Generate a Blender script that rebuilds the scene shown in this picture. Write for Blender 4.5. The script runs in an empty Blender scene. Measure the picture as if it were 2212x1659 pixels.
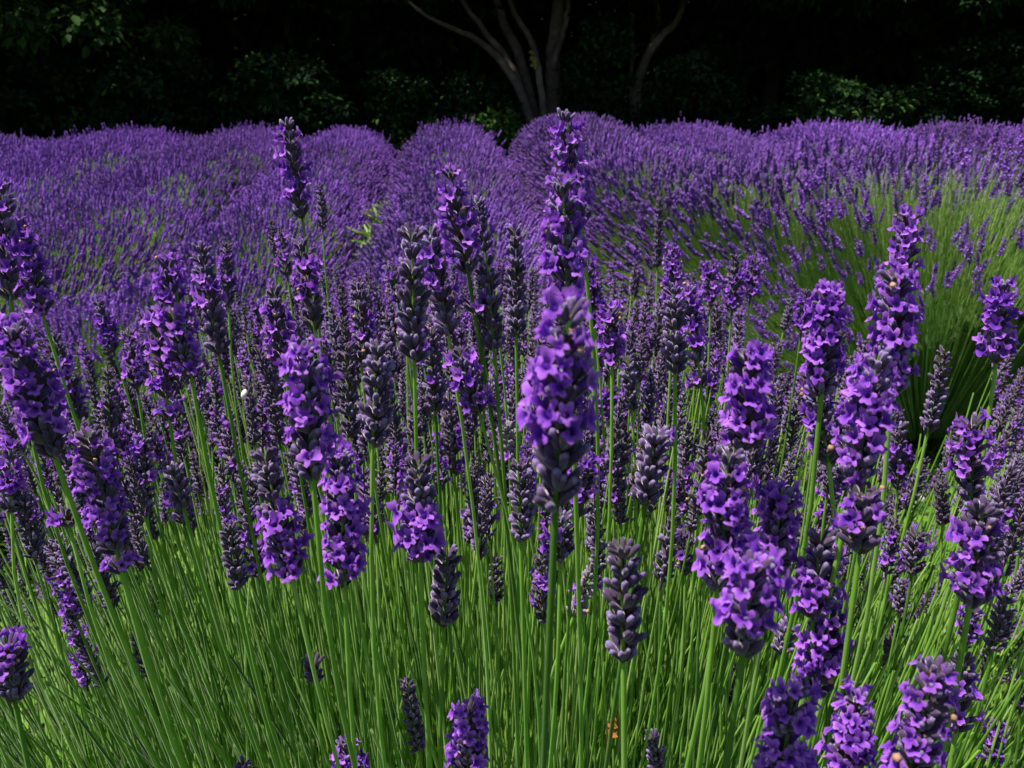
import bpy, math, random
import numpy as np
from mathutils import Vector, Matrix

R = math.radians
scene = bpy.context.scene
col = scene.collection

# ------------------------------------------------------------------ camera, sky, sun, exposure
F = 1736.0                       # focal length in units of a 2212-wide picture
CX, CY = 1106.0, 829.5
PITCH = R(21.2)
CAM = np.array([0.0, 0.0, 1.15])
cam_d = bpy.data.cameras.new('camera')
cam_d.sensor_width = 36.0
cam_d.lens = 36.0 * F / 2212.0
cam_d.clip_start = 0.02
cam_d.clip_end = 2000
cam_d.dof.use_dof = True
cam_d.dof.focus_distance = 0.52
cam_d.dof.aperture_fstop = 21.0
cam = bpy.data.objects.new('camera', cam_d)
col.objects.link(cam)
cam.location = CAM.tolist()
cam.rotation_euler = (math.pi / 2 - PITCH, 0, 0)
scene.camera = cam

SUN_EL, SUN_AZ = R(66), R(-92)   # azimuth measured from +Y (behind the wood) towards +X
world = bpy.data.worlds.new('World')
scene.world = world
world.use_nodes = True
wn = world.node_tree
sky = wn.nodes.new('ShaderNodeTexSky')
sky.sky_type = 'NISHITA'
sky.sun_disc = False
sky.sun_elevation = SUN_EL
sky.sun_rotation = SUN_AZ
wn.links.new(sky.outputs[0], wn.nodes['Background'].inputs[0])
wn.nodes['Background'].inputs[1].default_value = 0.055

sun_d = bpy.data.lights.new('sun', 'SUN')
sun_d.energy = 4.0
sun_d.angle = R(0.5)
sun_d.color = (1.0, 0.955, 0.88)
sun = bpy.data.objects.new('sun', sun_d)
col.objects.link(sun)
to_sun = Vector((math.sin(SUN_AZ) * math.cos(SUN_EL), math.cos(SUN_AZ) * math.cos(SUN_EL), math.sin(SUN_EL)))
sun.rotation_euler = (-to_sun).to_track_quat('-Z', 'Y').to_euler()
sun.location = (0, 0, 30)

scene.view_settings.view_transform = 'Standard'
scene.view_settings.look = 'None'
scene.view_settings.exposure = 1.05
scene.view_settings.gamma = 1.0
scene.cycles.use_denoising = True
scene.cycles.max_bounces = 6
scene.cycles.diffuse_bounces = 3
scene.cycles.transmission_bounces = 4
scene.cycles.caustics_reflective = False
scene.cycles.caustics_refractive = False

rng = np.random.default_rng(7)

# ------------------------------------------------------------------ helpers
FWD = np.array([0, math.cos(PITCH), -math.sin(PITCH)])
UPV = np.array([0, math.sin(PITCH), math.cos(PITCH)])
RGT = np.array([1.0, 0, 0])

def at(u, v, depth):
    """The point seen at (u, v) of a 2212 x 1659 picture, depth metres in front of the lens."""
    return CAM + depth * (FWD + RGT * (u - CX) / F - UPV * (v - CY) / F)

def proj(P):
    q = np.asarray(P) - CAM
    d = q @ FWD
    return CX + F * (q @ RGT) / d, CY - F * (q @ UPV) / d, d

def norm(a):
    a = np.asarray(a, float)
    return a / np.maximum(np.linalg.norm(a, axis=-1, keepdims=True), 1e-9)

def frames(z, ref=None, roll=None):
    """Rotation matrices (M,3,3) whose third column is z; the second leans to ref."""
    z = norm(np.atleast_2d(z))
    if ref is None:
        ref = np.tile([0.31, 0.17, 0.93], (len(z), 1))
        bad = np.abs((ref * z).sum(1)) > 0.98
        ref[bad] = [1, 0, 0]
    ref = np.broadcast_to(ref, z.shape)
    x = norm(np.cross(ref, z))
    y = np.cross(z, x)
    if roll is not None:
        c, s = np.cos(roll)[:, None], np.sin(roll)[:, None]
        x, y = c * x + s * y, -s * x + c * y
    return np.stack([x, y, z], axis=2)

class T:
    """A template: verts, quads, tris, per-face material and per-vertex tint."""
    def __init__(s, v, q=None, t=None, mat=0, tint=None, qm=None, tm=None):
        s.v = np.asarray(v, float)
        s.q = np.zeros((0, 4), int) if q is None or len(q) == 0 else np.asarray(q, int)
        s.t = np.zeros((0, 3), int) if t is None or len(t) == 0 else np.asarray(t, int)
        s.tint = np.zeros(len(s.v)) if tint is None else np.asarray(tint, float)
        s.qm = np.full(len(s.q), mat) if qm is None else qm
        s.tm = np.full(len(s.t), mat) if tm is None else tm

class MB:
    def __init__(s):
        s.V, s.Q, s.Tr, s.QM, s.TM, s.TI, s.n = [], [], [], [], [], [], 0
    def add(s, tp, rot=None, loc=None, scale=None, tint=None, mat=None):
        loc = np.zeros((1, 3)) if loc is None else np.atleast_2d(loc)
        M = len(loc)
        v = np.broadcast_to(tp.v, (M,) + tp.v.shape)
        if scale is not None:
            sc = np.asarray(scale, float)
            v = v * (sc.reshape(-1, 1, 3) if sc.ndim == 2 else sc.reshape(-1, 1, 1))
        if rot is not None:
            v = np.einsum('mij,mnj->mni', np.broadcast_to(rot, (M, 3, 3)), v)
        v = v + loc[:, None, :]
        N = tp.v.shape[0]
        off = s.n + np.arange(M)[:, None, None] * N
        if len(tp.q):
            s.Q.append((tp.q[None] + off).reshape(-1, 4))
            s.QM.append(np.tile(tp.qm if mat is None else np.full(len(tp.q), mat), M))
        if len(tp.t):
            s.Tr.append((tp.t[None] + off).reshape(-1, 3))
            s.TM.append(np.tile(tp.tm if mat is None else np.full(len(tp.t), mat), M))
        s.V.append(v.reshape(-1, 3))
        ti = np.broadcast_to(tp.tint, (M, N))
        if tint is not None:
            ti = ti + np.asarray(tint, float).reshape(-1, 1)
        s.TI.append(np.broadcast_to(ti, (M, N)).reshape(-1))
        s.n += M * N
    def as_template(s):
        return T(np.concatenate(s.V), np.concatenate(s.Q) if s.Q else None, np.concatenate(s.Tr) if s.Tr else None,
                 tint=np.concatenate(s.TI), qm=np.concatenate(s.QM) if s.QM else None, tm=np.concatenate(s.TM) if s.TM else None)
    def mesh(s, name, mats, smooth=True):
        me = bpy.data.meshes.new(name)
        V = np.concatenate(s.V).astype(np.float32)
        Q = np.concatenate(s.Q) if s.Q else np.zeros((0, 4), int)
        Tr = np.concatenate(s.Tr) if s.Tr else np.zeros((0, 3), int)
        me.vertices.add(len(V))
        me.vertices.foreach_set('co', V.ravel())
        loops = np.concatenate([Q.ravel(), Tr.ravel()]).astype(np.int32)
        me.loops.add(len(loops))
        me.loops.foreach_set('vertex_index', loops)
        npoly = len(Q) + len(Tr)
        me.polygons.add(npoly)
        start = np.concatenate([np.arange(len(Q)) * 4, len(Q) * 4 + np.arange(len(Tr)) * 3]).astype(np.int32)
        me.polygons.foreach_set('loop_start', start)
        me.polygons.foreach_set('material_index', np.concatenate([np.concatenate(s.QM) if s.QM else [], np.concatenate(s.TM) if s.TM else []]).astype(np.int32))
        me.polygons.foreach_set('use_smooth', np.full(npoly, smooth))
        a = me.attributes.new('tint', 'FLOAT', 'POINT')
        a.data.foreach_set('value', np.concatenate(s.TI).astype(np.float32))
        for m in mats:
            me.materials.append(m)
        me.update(calc_edges=True)
        return me
    def build(s, name, mats, parent=None, smooth=True):
        o = bpy.data.objects.new(name, s.mesh(name, mats, smooth))
        col.objects.link(o)
        if parent is not None:
            o.parent = parent
        return o

def tag(o, label=None, cat=None, group=None, kind=None):
    if label: o['label'] = label
    if cat: o['category'] = cat
    if group: o['group'] = group
    if kind: o['kind'] = kind
    return o

def empty(name, loc):
    o = bpy.data.objects.new(name, None)
    o.empty_display_size = 0.05
    o.location = [float(c) for c in loc]
    col.objects.link(o)
    return o

def tubes(P, rad, sides=5, tint=None):
    """Tubes along polylines P (M,K,3) with radii (M,K) or (K,): a template."""
    P = np.asarray(P, float)
    M, K, _ = P.shape
    rad = np.broadcast_to(rad, (M, K))
    tan = norm(np.gradient(P, axis=1))
    ref = np.where(np.abs(tan[..., 2:3]) > 0.9, np.array([1.0, 0.2, 0]), np.array([0.1, 0.2, 1.0]))
    ref = np.broadcast_to(ref[:, :1], tan.shape)
    x = norm(np.cross(ref, tan)); y = np.cross(tan, x)
    an = np.arange(sides) * 2 * math.pi / sides
    ring = (x[:, :, None] * np.cos(an)[:, None] + y[:, :, None] * np.sin(an)[:, None]) * rad[:, :, None, None] + P[:, :, None]
    v = ring.reshape(-1, 3)
    k = np.arange(K - 1)[:, None]; i = np.arange(sides)[None]
    q = np.stack([k * sides + i, k * sides + (i + 1) % sides, (k + 1) * sides + (i + 1) % sides, (k + 1) * sides + i], -1).reshape(-1, 4)
    q = (q[None] + (np.arange(M) * K * sides)[:, None, None]).reshape(-1, 4)
    ti = np.zeros((M, K, sides)) if tint is None else np.broadcast_to(np.asarray(tint).reshape(M, -1, 1), (M, K, sides))
    return T(v, q, tint=ti.reshape(-1))

def bez(a, b, c, d, K):
    t = np.linspace(0, 1, K)[None, :, None]
    a, b, c, d = (np.atleast_2d(z)[:, None, :] for z in (a, b, c, d))
    return a * (1 - t) ** 3 + 3 * b * t * (1 - t) ** 2 + 3 * c * t * t * (1 - t) + d * t ** 3

def lathe(zs, rs, n, close_tip=True, mat=0, tint=None, rib=0.0):
    an = np.arange(n) * 2 * math.pi / n
    v, ti = [], []
    for k, (z, r) in enumerate(zip(zs, rs)):
        rr = r * (1 + rib * np.cos(an * n / 2))
        v.append(np.stack([rr * np.cos(an), rr * np.sin(an), np.full(n, z)], 1))
        ti += [0 if tint is None else tint[k]] * n
    v = np.concatenate(v)
    q = [[k * n + i, k * n + (i + 1) % n, (k + 1) * n + (i + 1) % n, (k + 1) * n + i] for k in range(len(zs) - 1) for i in range(n)]
    t = []
    if close_tip:
        v = np.concatenate([v, [[0, 0, zs[-1] + rs[-1] * 0.5]]]); ti.append(ti[-1])
        b = (len(zs) - 1) * n
        t = [[b + i, b + (i + 1) % n, len(v) - 1] for i in range(n)]
    return T(v, q, t, mat, ti)

def sstep(a, b, x):
    t = np.clip((np.asarray(x, float) - a) / (b - a), 0.0, 1.0)
    return t * t * (3 - 2 * t)

def ground_z(x, y):
    s = sstep(0.9, 3.2, y)
    return s * (-0.30 + 0.05 * np.clip(x, -2.5, 2.5)) + (0.21 + 0.015 * (1 - sstep(-3, 1, x))) * sstep(3.8, 8.8, y) + 0.02 * np.sin(x * 2.1 + 1.0) * np.cos(y * 1.7)

# ------------------------------------------------------------------ materials
def mat(name):
    m = bpy.data.materials.new(name)
    m.use_nodes = True
    return m, m.node_tree, m.node_tree.nodes['Principled BSDF']

def ramp_mat(name, stops, rough=0.7, sheen=0.0, trans=0.0, noise=0.0, nscale=300.0, rand=0.0, spec=0.3, hue=0.0, sheen_tint=(1, 1, 1)):
    """Colour from the tint attribute (plus object randomness and noise) through a ramp."""
    m, nt, p = mat(name)
    N, L = nt.nodes, nt.links
    at_ = N.new('ShaderNodeAttribute'); at_.attribute_name = 'tint'
    val = at_.outputs['Fac']
    if rand:
        oi = N.new('ShaderNodeObjectInfo')
        k = N.new('ShaderNodeMath'); k.operation = 'MULTIPLY_ADD'
        L.new(oi.outputs['Random'], k.inputs[0]); k.inputs[1].default_value = rand; k.inputs[2].default_value = -rand / 2
        a = N.new('ShaderNodeMath'); L.new(val, a.inputs[0]); L.new(k.outputs[0], a.inputs[1]); val = a.outputs[0]
    if noise:
        g = N.new('ShaderNodeNewGeometry')
        nz = N.new('ShaderNodeTexNoise'); nz.inputs['Scale'].default_value = nscale; nz.inputs['Detail'].default_value = 2
        L.new(g.outputs['Position'], nz.inputs['Vector'])
        k = N.new('ShaderNodeMath'); k.operation = 'MULTIPLY_ADD'
        L.new(nz.outputs['Fac'], k.inputs[0]); k.inputs[1].default_value = noise; k.inputs[2].default_value = -noise / 2
        a = N.new('ShaderNodeMath'); L.new(val, a.inputs[0]); L.new(k.outputs[0], a.inputs[1]); val = a.outputs[0]
    r = N.new('ShaderNodeValToRGB')
    el = r.color_ramp.elements
    while len(el) < len(stops):
        el.new(0.5)
    for e, (pos, c) in zip(el, stops):
        e.position = pos; e.color = (*c, 1)
    L.new(val, r.inputs[0])
    L.new(r.outputs[0], p.inputs['Base Color'])
    p.inputs['Roughness'].default_value = rough
    p.inputs['Specular IOR Level'].default_value = spec
    if sheen:
        p.inputs['Sheen Weight'].default_value = sheen
        p.inputs['Sheen Roughness'].default_value = 0.42
        p.inputs['Sheen Tint'].default_value = (*sheen_tint, 1)
    if trans:
        tr = N.new('ShaderNodeBsdfTranslucent')
        L.new(r.outputs[0], tr.inputs['Color'])
        mx = N.new('ShaderNodeMixShader'); mx.inputs[0].default_value = trans
        L.new(p.outputs[0], mx.inputs[1]); L.new(tr.outputs[0], mx.inputs[2])
        L.new(mx.outputs[0], N['Material Output'].inputs['Surface'])
    return m

M_CALYX = ramp_mat('calyx_felt', [(0.0, (0.095, 0.085, 0.06)), (0.35, (0.056, 0.036, 0.070)), (0.8, (0.085, 0.052, 0.125)), (1.0, (0.22, 0.155, 0.32))],
                   rough=0.95, sheen=0.45, noise=0.7, nscale=900, rand=0.4, spec=0.0, sheen_tint=(1.0, 0.9, 1.0))
M_BRACT = ramp_mat('bract_brown', [(0, (0.035, 0.02, 0.015)), (1, (0.10, 0.045, 0.02))], rough=0.7, noise=0.8, nscale=600)
M_PETAL = ramp_mat('petal_violet', [(0.0, (0.13, 0.028, 0.42)), (0.5, (0.32, 0.08, 0.63)), (1.0, (0.55, 0.21, 0.84))],
                   rough=0.65, sheen=0.15, trans=0.45, noise=0.5, nscale=420, rand=0.5, spec=0.15)
M_DRY = ramp_mat('dry_petal', [(0, (0.12, 0.05, 0.03)), (1, (0.42, 0.24, 0.15))], rough=0.8, noise=0.8, nscale=500)
M_FADED = ramp_mat('faded_calyx', [(0, (0.11, 0.095, 0.10)), (1, (0.26, 0.22, 0.29))], rough=0.85, noise=0.6, nscale=500, sheen=0.3)
M_STEM = ramp_mat('stem_green', [(0.0, (0.07, 0.20, 0.012)), (0.5, (0.24, 0.48, 0.045)), (1.0, (0.48, 0.66, 0.20))],
                  rough=0.55, noise=0.5, nscale=60, rand=0.4, spec=0.3, sheen=0.15, trans=0.35)
M_LEAF = ramp_mat('lavender_leaf', [(0.0, (0.06, 0.20, 0.012)), (0.5, (0.17, 0.42, 0.03)), (1.0, (0.38, 0.58, 0.12))],
                  rough=0.5, noise=0.3, nscale=80, trans=0.38, spec=0.35)
M_ROWSPIKE = ramp_mat('row_spike', [(0.0, (0.115, 0.07, 0.17)), (0.4, (0.22, 0.088, 0.43)), (0.75, (0.36, 0.14, 0.68)), (1.0, (0.52, 0.25, 0.84))],
                      rough=0.85, trans=0.15, spec=0.05, rand=0.3)
M_ROWSTEM = ramp_mat('row_stem', [(0.0, (0.11, 0.29, 0.025)), (1.0, (0.50, 0.68, 0.20))], rough=0.6, trans=0.4)
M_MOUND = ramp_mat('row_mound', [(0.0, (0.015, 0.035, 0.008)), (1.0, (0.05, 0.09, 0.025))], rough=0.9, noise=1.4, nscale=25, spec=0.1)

# ground
M_GROUND, nt, p = mat('field_soil')
N, L = nt.nodes, nt.links
g = N.new('ShaderNodeNewGeometry')
n1 = N.new('ShaderNodeTexNoise'); n1.inputs['Scale'].default_value = 1.3; n1.inputs['Detail'].default_value = 8
n2 = N.new('ShaderNodeTexNoise'); n2.inputs['Scale'].default_value = 45; n2.inputs['Detail'].default_value = 6
for n_ in (n1, n2): L.new(g.outputs['Position'], n_.inputs['Vector'])
r1 = N.new('ShaderNodeValToRGB'); r1.color_ramp.elements[0].color = (0.05, 0.038, 0.022, 1); r1.color_ramp.elements[1].color = (0.05, 0.10, 0.018, 1)
r1.color_ramp.elements[0].position = 0.35; r1.color_ramp.elements[1].position = 0.55
mixn = N.new('ShaderNodeMath'); mixn.operation = 'MULTIPLY_ADD'; mixn.inputs[1].default_value = 0.5; L.new(n2.outputs['Fac'], mixn.inputs[0])
half = N.new('ShaderNodeMath'); half.operation = 'MULTIPLY'; half.inputs[1].default_value = 0.5; L.new(n1.outputs['Fac'], half.inputs[0])
L.new(half.outputs[0], mixn.inputs[2]); L.new(mixn.outputs[0], r1.inputs[0]); L.new(r1.outputs[0], p.inputs['Base Color'])
p.inputs['Roughness'].default_value = 0.95
bmp = N.new('ShaderNodeBump'); bmp.inputs['Strength'].default_value = 0.6; bmp.inputs['Distance'].default_value = 0.02
L.new(n2.outputs['Fac'], bmp.inputs['Height']); L.new(bmp.outputs[0], p.inputs['Normal'])

M_GRASS = ramp_mat('path_grass', [(0.0, (0.05, 0.13, 0.012)), (0.6, (0.13, 0.27, 0.02)), (1.0, (0.26, 0.36, 0.04))], rough=0.6, trans=0.35, spec=0.3)
M_CLOVERLEAF = ramp_mat('clover_leaf', [(0.0, (0.05, 0.14, 0.015)), (1.0, (0.16, 0.30, 0.03))], rough=0.6, trans=0.3, noise=0.4, nscale=60)
M_WHITE = ramp_mat('white_petal', [(0.0, (0.62, 0.58, 0.45)), (1.0, (0.85, 0.84, 0.80))], rough=0.7, trans=0.2)
M_DEAD = ramp_mat('dead_leaf', [(0.0, (0.18, 0.05, 0.012)), (1.0, (0.45, 0.15, 0.03))], rough=0.75, noise=0.9, nscale=120)
M_WEED = ramp_mat('weed_leaf', [(0.0, (0.13, 0.26, 0.03)), (1.0, (0.34, 0.42, 0.14))], rough=0.6, trans=0.3)
M_BARK = ramp_mat('bark', [(0.0, (0.045, 0.033, 0.024)), (0.6, (0.13, 0.10, 0.076)), (1.0, (0.25, 0.20, 0.15))], rough=0.9, noise=0.9, nscale=9, spec=0.1)
M_DARKBARK = ramp_mat('dark_bark', [(0.0, (0.010, 0.008, 0.006)), (1.0, (0.035, 0.027, 0.02))], rough=0.95, noise=0.9, nscale=9, spec=0.05)
M_LICHEN = ramp_mat('lichen', [(0.0, (0.16, 0.14, 0.02)), (1.0, (0.30, 0.26, 0.05))], rough=0.95, noise=0.8, nscale=30)
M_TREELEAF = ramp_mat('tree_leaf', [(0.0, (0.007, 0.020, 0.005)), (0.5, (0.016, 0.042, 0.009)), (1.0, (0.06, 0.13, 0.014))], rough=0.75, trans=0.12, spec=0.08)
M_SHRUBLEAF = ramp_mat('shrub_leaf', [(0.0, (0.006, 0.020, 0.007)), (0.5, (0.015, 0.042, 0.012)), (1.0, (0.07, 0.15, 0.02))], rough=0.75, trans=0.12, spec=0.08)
M_BANK = ramp_mat('shaded_litter', [(0.0, (0.006, 0.010, 0.005)), (1.0, (0.014, 0.020, 0.008))], rough=1.0, noise=1.2, nscale=3, spec=0.05)  # near-black litter: shade under the wood put into the colour

# ------------------------------------------------------------------ the ground and the backing bank added behind the wood
def axis(n, near, far, c=0.0):
    t = np.linspace(-1, 1, n)
    return c + np.sign(t) * (near * np.abs(t) + (far - near) * np.abs(t) ** 6)
gx = axis(141, 9, 400); gy = axis(161, 11, 400, 4)
X, Y = np.meshgrid(gx, gy)
Z = ground_z(X, Y)
nx, ny = len(gx), len(gy)
ii, jj = np.meshgrid(np.arange(nx - 1), np.arange(ny - 1))
q = np.stack([jj * nx + ii, jj * nx + ii + 1, (jj + 1) * nx + ii + 1, (jj + 1) * nx + ii], -1).reshape(-1, 4)
mb = MB(); mb.add(T(np.stack([X, Y, Z], -1).reshape(-1, 3), q))
tag(mb.build('ground', [M_GROUND]), kind='structure')

bx = np.linspace(-40, 40, 81); bt = np.linspace(0, 1, 25)
X, TT = np.meshgrid(bx, bt)
Y = 20.5 + 9 * TT + 0.8 * np.sin(X * 0.5) + 0.5 * np.sin(X * 1.3 + 2) + 0.012 * X * X * -1
Z = -0.7 + 9.5 * sstep(0, 0.75, TT) + 0.35 * np.sin(X * 0.9 + TT * 5) * TT
ii, jj = np.meshgrid(np.arange(80), np.arange(24))
q = np.stack([jj * 81 + ii, jj * 81 + ii + 1, (jj + 1) * 81 + ii + 1, (jj + 1) * 81 + ii], -1).reshape(-1, 4)
mb = MB(); mb.add(T(np.stack([X, Y, Z], -1).reshape(-1, 3), q, tint=rng.random(X.size) * 0.7))
tag(mb.build('backing_bank', [M_BANK]), kind='structure')  # dark bank added behind the wood to block the bright sky

fx = np.linspace(-26, 26, 105); fy = np.linspace(10.2, 22.5, 40)
X, Y = np.meshgrid(fx, fy)
Y = Y + (0.25 * np.sin(X * 1.7) + 0.15 * np.sin(X * 4.1)) * (22.5 - Y) / 12.3
Z = ground_z(X, Y) + 0.03 * sstep(10.2, 11, Y) + 0.004
ii, jj = np.meshgrid(np.arange(104), np.arange(39))
q = np.stack([jj * 105 + ii, jj * 105 + ii + 1, (jj + 1) * 105 + ii + 1, (jj + 1) * 105 + ii], -1).reshape(-1, 4)
mb = MB(); mb.add(T(np.stack([X, Y, Z], -1).reshape(-1, 3), q, tint=rng.random(X.size) * 0.7))
tag(mb.build('shaded_forest_floor', [M_BANK]), kind='structure')  # dark sheet over the ground, painting the shade under the trees

# ------------------------------------------------------------------ lavender building blocks
def calyx(n, hi=True):
    if hi:
        return lathe([0, 0.0012, 0.0034, 0.0054, 0.0066, 0.0071], [0.00045, 0.00082, 0.00106, 0.00108, 0.00084, 0.00042], n,
                     tint=[0.0, 0.25, 0.5, 0.65, 0.85, 0.95], rib=0.13)
    return lathe([0, 0.0022, 0.0052, 0.0068], [0.00045, 0.0010, 0.00110, 0.0006], n, tint=[0.05, 0.4, 0.65, 0.9])
CAL_A, CAL_B, CAL_C = calyx(8), calyx(6, False), lathe([0, 0.003, 0.0066], [0.0005, 0.00118, 0.00075], 4, tint=[0.1, 0.45, 0.85])

def floret(nseg, seed, size=1.0, low=False):
    """Two-lipped corolla: a tube that flares into five lobes, the upper two larger."""
    r_ = np.random.default_rng(seed)
    an = np.arange(nseg) * 2 * math.pi / nseg + math.pi / 2
    cen = np.array([90 - 30, 90 + 30, 210, 270, 330]) * math.pi / 180 + r_.normal(0, 0.07, 5)
    wid = np.array([0.60, 0.60, 0.56, 0.58, 0.56])
    ln = np.array([0.0034, 0.0034, 0.0025, 0.0027, 0.0025]) * r_.uniform(0.85, 1.18, 5) * size
    lift = np.array([0.0034, 0.0034, 0.0002, -0.0004, 0.0002]) * r_.uniform(0.6, 1.3, 5) * size
    d = np.abs((an[:, None] - cen[None] + math.pi) % (2 * math.pi) - math.pi)
    k = d.argmin(1); u = np.clip(d.min(1) / wid[k], 0, 1)
    rim = 0.0017 * size + ln[k] * (1 - u ** 3) * (1 + r_.normal(0, 0.06, nseg))
    rz = lift[k] * (1 - u ** 2) + 0.0004 * np.sin(3 * an + seed)
    prof = [(0.0, 0.0008, 0.0), (0.0028, 0.00105, 0.1), (0.0055, 0.0015, 0.25)]
    if low:
        prof = [(0.0, 0.0008, 0.0), (0.005, 0.0014, 0.2)]
    v, ti = [], []
    for z, r, t_ in prof:
        v.append(np.stack([r * np.cos(an) * size, r * np.sin(an) * size, np.full(nseg, z * size)], 1)); ti += [t_] * nseg
    zt = prof[-1][0] * size
    steps = [(0.45, 0.0009, 0.6), (1.0, 0.0004, 0.95)] if not low else [(1.0, 0.0009, 0.85)]
    for f, dz, t_ in steps:
        rr = prof[-1][1] * size + (rim - prof[-1][1] * size) * f
        v.append(np.stack([rr * np.cos(an), rr * np.sin(an), zt + dz * size + rz * f], 1)); ti += [t_] * nseg
    K = len(v)
    q = [[k_ * nseg + i, k_ * nseg + (i + 1) % nseg, (k_ + 1) * nseg + (i + 1) % nseg, (k_ + 1) * nseg + i] for k_ in range(K - 1) for i in range(nseg)]
    v = np.concatenate(v)
    v[:, 1] += np.where(v[:, 2] > 0.004 * size, -0.0004, 0)
    return T(v, q, tint=ti, mat=0)
FLO_A = [floret(20, 11 + i, 0.63 + 0.06 * (i % 3 - 1)) for i in range(6)]
FLO_B = [floret(15, 31 + i, 0.66, True) for i in range(4)]
BRACT = T([[0, 0, -0.0004], [0.0013, 0.0007, 0.0012], [0, 0.0012, 0.0034], [-0.0013, 0.0007, 0.0012], [0, 0.0014, 0.0014]], t=[[0, 1, 4], [1, 2, 4], [2, 3, 4], [3, 0, 4]], mat=1,
          tint=[0, 0.4, 0.7, 0.4, 0.2])
DRYBIT = lathe([0, 0.0012, 0.0026], [0.0004, 0.0010, 0.0016], 5, mat=2, tint=[0.2, 0.5, 0.9])

def whorls(L, w_scale, r_, n=None):
    """Heights (0 base .. 1 tip) and sizes of the whorls of a head L long."""
    n = n or max(3, int(round(L / (0.0062 * w_scale))))
    h = (np.arange(n) + 0.15 * r_.normal(size=n) * 0.6) / n
    h = np.clip(h ** 1.04, 0, 1) * (1 - 0.0052 * w_scale / L)
    size = w_scale * (1.06 - 0.40 * np.clip((h - 0.45) / 0.55, 0, 1)) * np.where(np.arange(n) == 0, 0.96, 1)
    return h, size

def whorl_parts(k, size, r_, count, top):
    """Directions and bases of the calyces of one whorl round the local Z axis."""
    az = []
    for side in (0, math.pi):
        m = count // 2
        az += list(side + (np.arange(m) - (m - 1) / 2) * (0.54 if m > 4 else 0.62 if m > 3 else 0.75) + r_.normal(0, 0.1, m))
    az = np.array(az) + (k % 2) * math.pi / 2 + r_.normal(0, 0.15)
    splay = (R(20) if top else R(38)) + r_.normal(0, R(8), len(az))
    d = np.stack([np.sin(splay) * np.cos(az), np.sin(splay) * np.sin(az), np.cos(splay)], 1)
    b = np.stack([0.0011 * np.cos(az), 0.0011 * np.sin(az), r_.normal(0, 0.0007, len(az))], 1) * size
    return az, d, b

def head_data(L, ws, dens, f0, f1, r_, side=None, count=8, n=None):
    """All whorls of a head in local space (Z up, base at 0): list of (z, calyx dirs, bases, sizes, floret index list)."""
    h, size = whorls(L, ws, r_, n)
    out = []
    for k, (hh, sz) in enumerate(zip(h, size)):
        top = hh > 0.86
        c = count if hh < 0.75 else max(4, count - 2)
        az, d, b = whorl_parts(k, sz, r_, c, top)
        b = b + [0, 0, hh * L]
        t_tip = 1 - hh
        fl = []
        if f0 <= t_tip <= f1:
            for i in range(len(az)):
                p_ = dens
                if side is not None:
                    p_ *= 0.55 + 0.75 * (math.cos(az[i] - side) > -0.1)
                if r_.random() < p_ * 0.92:
                    fl.append(i)
        out.append((hh, d, b, sz * r_.uniform(0.86, 1.12, len(az)), fl, az))
    return out

def floret_frames(d, r_):
    """Florets leave their calyx a little more outward; their upper lip points to the tip of the head."""
    out = d * np.array([1.0, 1.0, 0.75]) + r_.normal(0, 0.16, d.shape)
    out = norm(out)
    return frames(out, ref=np.tile([0.0, 0.0, 1.0], (len(out), 1)), roll=r_.normal(0, 0.5, len(out)))

def add_whorl(mb, wd, tp, r_, tint=0.0, dry=True, faded=False):
    hh, d, b, sz, fl, az = wd
    mb.add(tp, frames(d, roll=r_.uniform(0, 6, len(d))), b, sz, tint=r_.normal(tint, 0.10, len(d)))
    for a in (0, math.pi):
        aa = az[0] + a + 0.9
        dd = np.array([[math.cos(aa) * 0.55, math.sin(aa) * 0.55, 0.8]])
        fr = frames(np.array([[0, 0, 1.0]]), ref=np.array([[math.cos(aa), math.sin(aa), 0.0]]))
        mb.add(BRACT, fr, [[0.0011 * math.cos(aa), 0.0011 * math.sin(aa), b[0, 2] - 0.0006]], 1.5 * sz.mean())
    if dry and fl:
        for i in range(len(d)):
            if i not in fl and r_.random() < 0.09:
                mb.add(DRYBIT, frames(d[i:i + 1]), (b[i] + d[i] * 0.0064 * sz[i])[None], sz[i] * r_.uniform(0.5, 0.85), tint=r_.uniform(-0.3, 0.1))

MATS_HEAD = [M_CALYX, M_BRACT, M_DRY]

def baked_head(L, ws, dens, f0, f1, seed, cal=None, flo=None, count=6, side=None, n=None, rings=None):
    """One template holding calyces (0), bracts (1), dry bits (2) and florets (3)."""
    r_ = np.random.default_rng(seed)
    mb = MB()
    for wd in head_data(L, ws, dens, f0, f1, r_, side, count, n):
        if rings is not None:
            mb = MB(); rings.append(mb)
        add_whorl(mb, wd, cal, r_)
        hh, d, b, sz, fl, az = wd
        if fl:
            fr = floret_frames(d[fl], r_)
            for j, i in enumerate(fl):
                mb.add(flo[r_.integers(len(flo))], fr[j:j + 1], (b[i] + d[i] * 0.0052 * sz[i])[None], sz[i] * r_.uniform(0.85, 1.15), tint=r_.normal(0, 0.1), mat=3)
    mb.add(tubes(np.array([[[0, 0, -0.001], [0, 0, L * 0.5], [0, 0, L * 0.93]]]), np.array([0.0011, 0.0010, 0.0005]) * ws, 5, np.full((1, 3), 0.1)), mat=0)
    return mb

# ------------------------------------------------------------------ flower stalks of the front bush
CENT = np.array([0.03, 0.66])
def root_of(b, r_):
    x = CENT[0] + 0.74 * (b[0] - CENT[0]) + r_.normal(0, 0.035)
    y = CENT[1] + 0.36 * (b[1] - CENT[1]) + r_.normal(0, 0.04)
    return np.array([x, y, ground_z(x, y) + 0.02])

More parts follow.
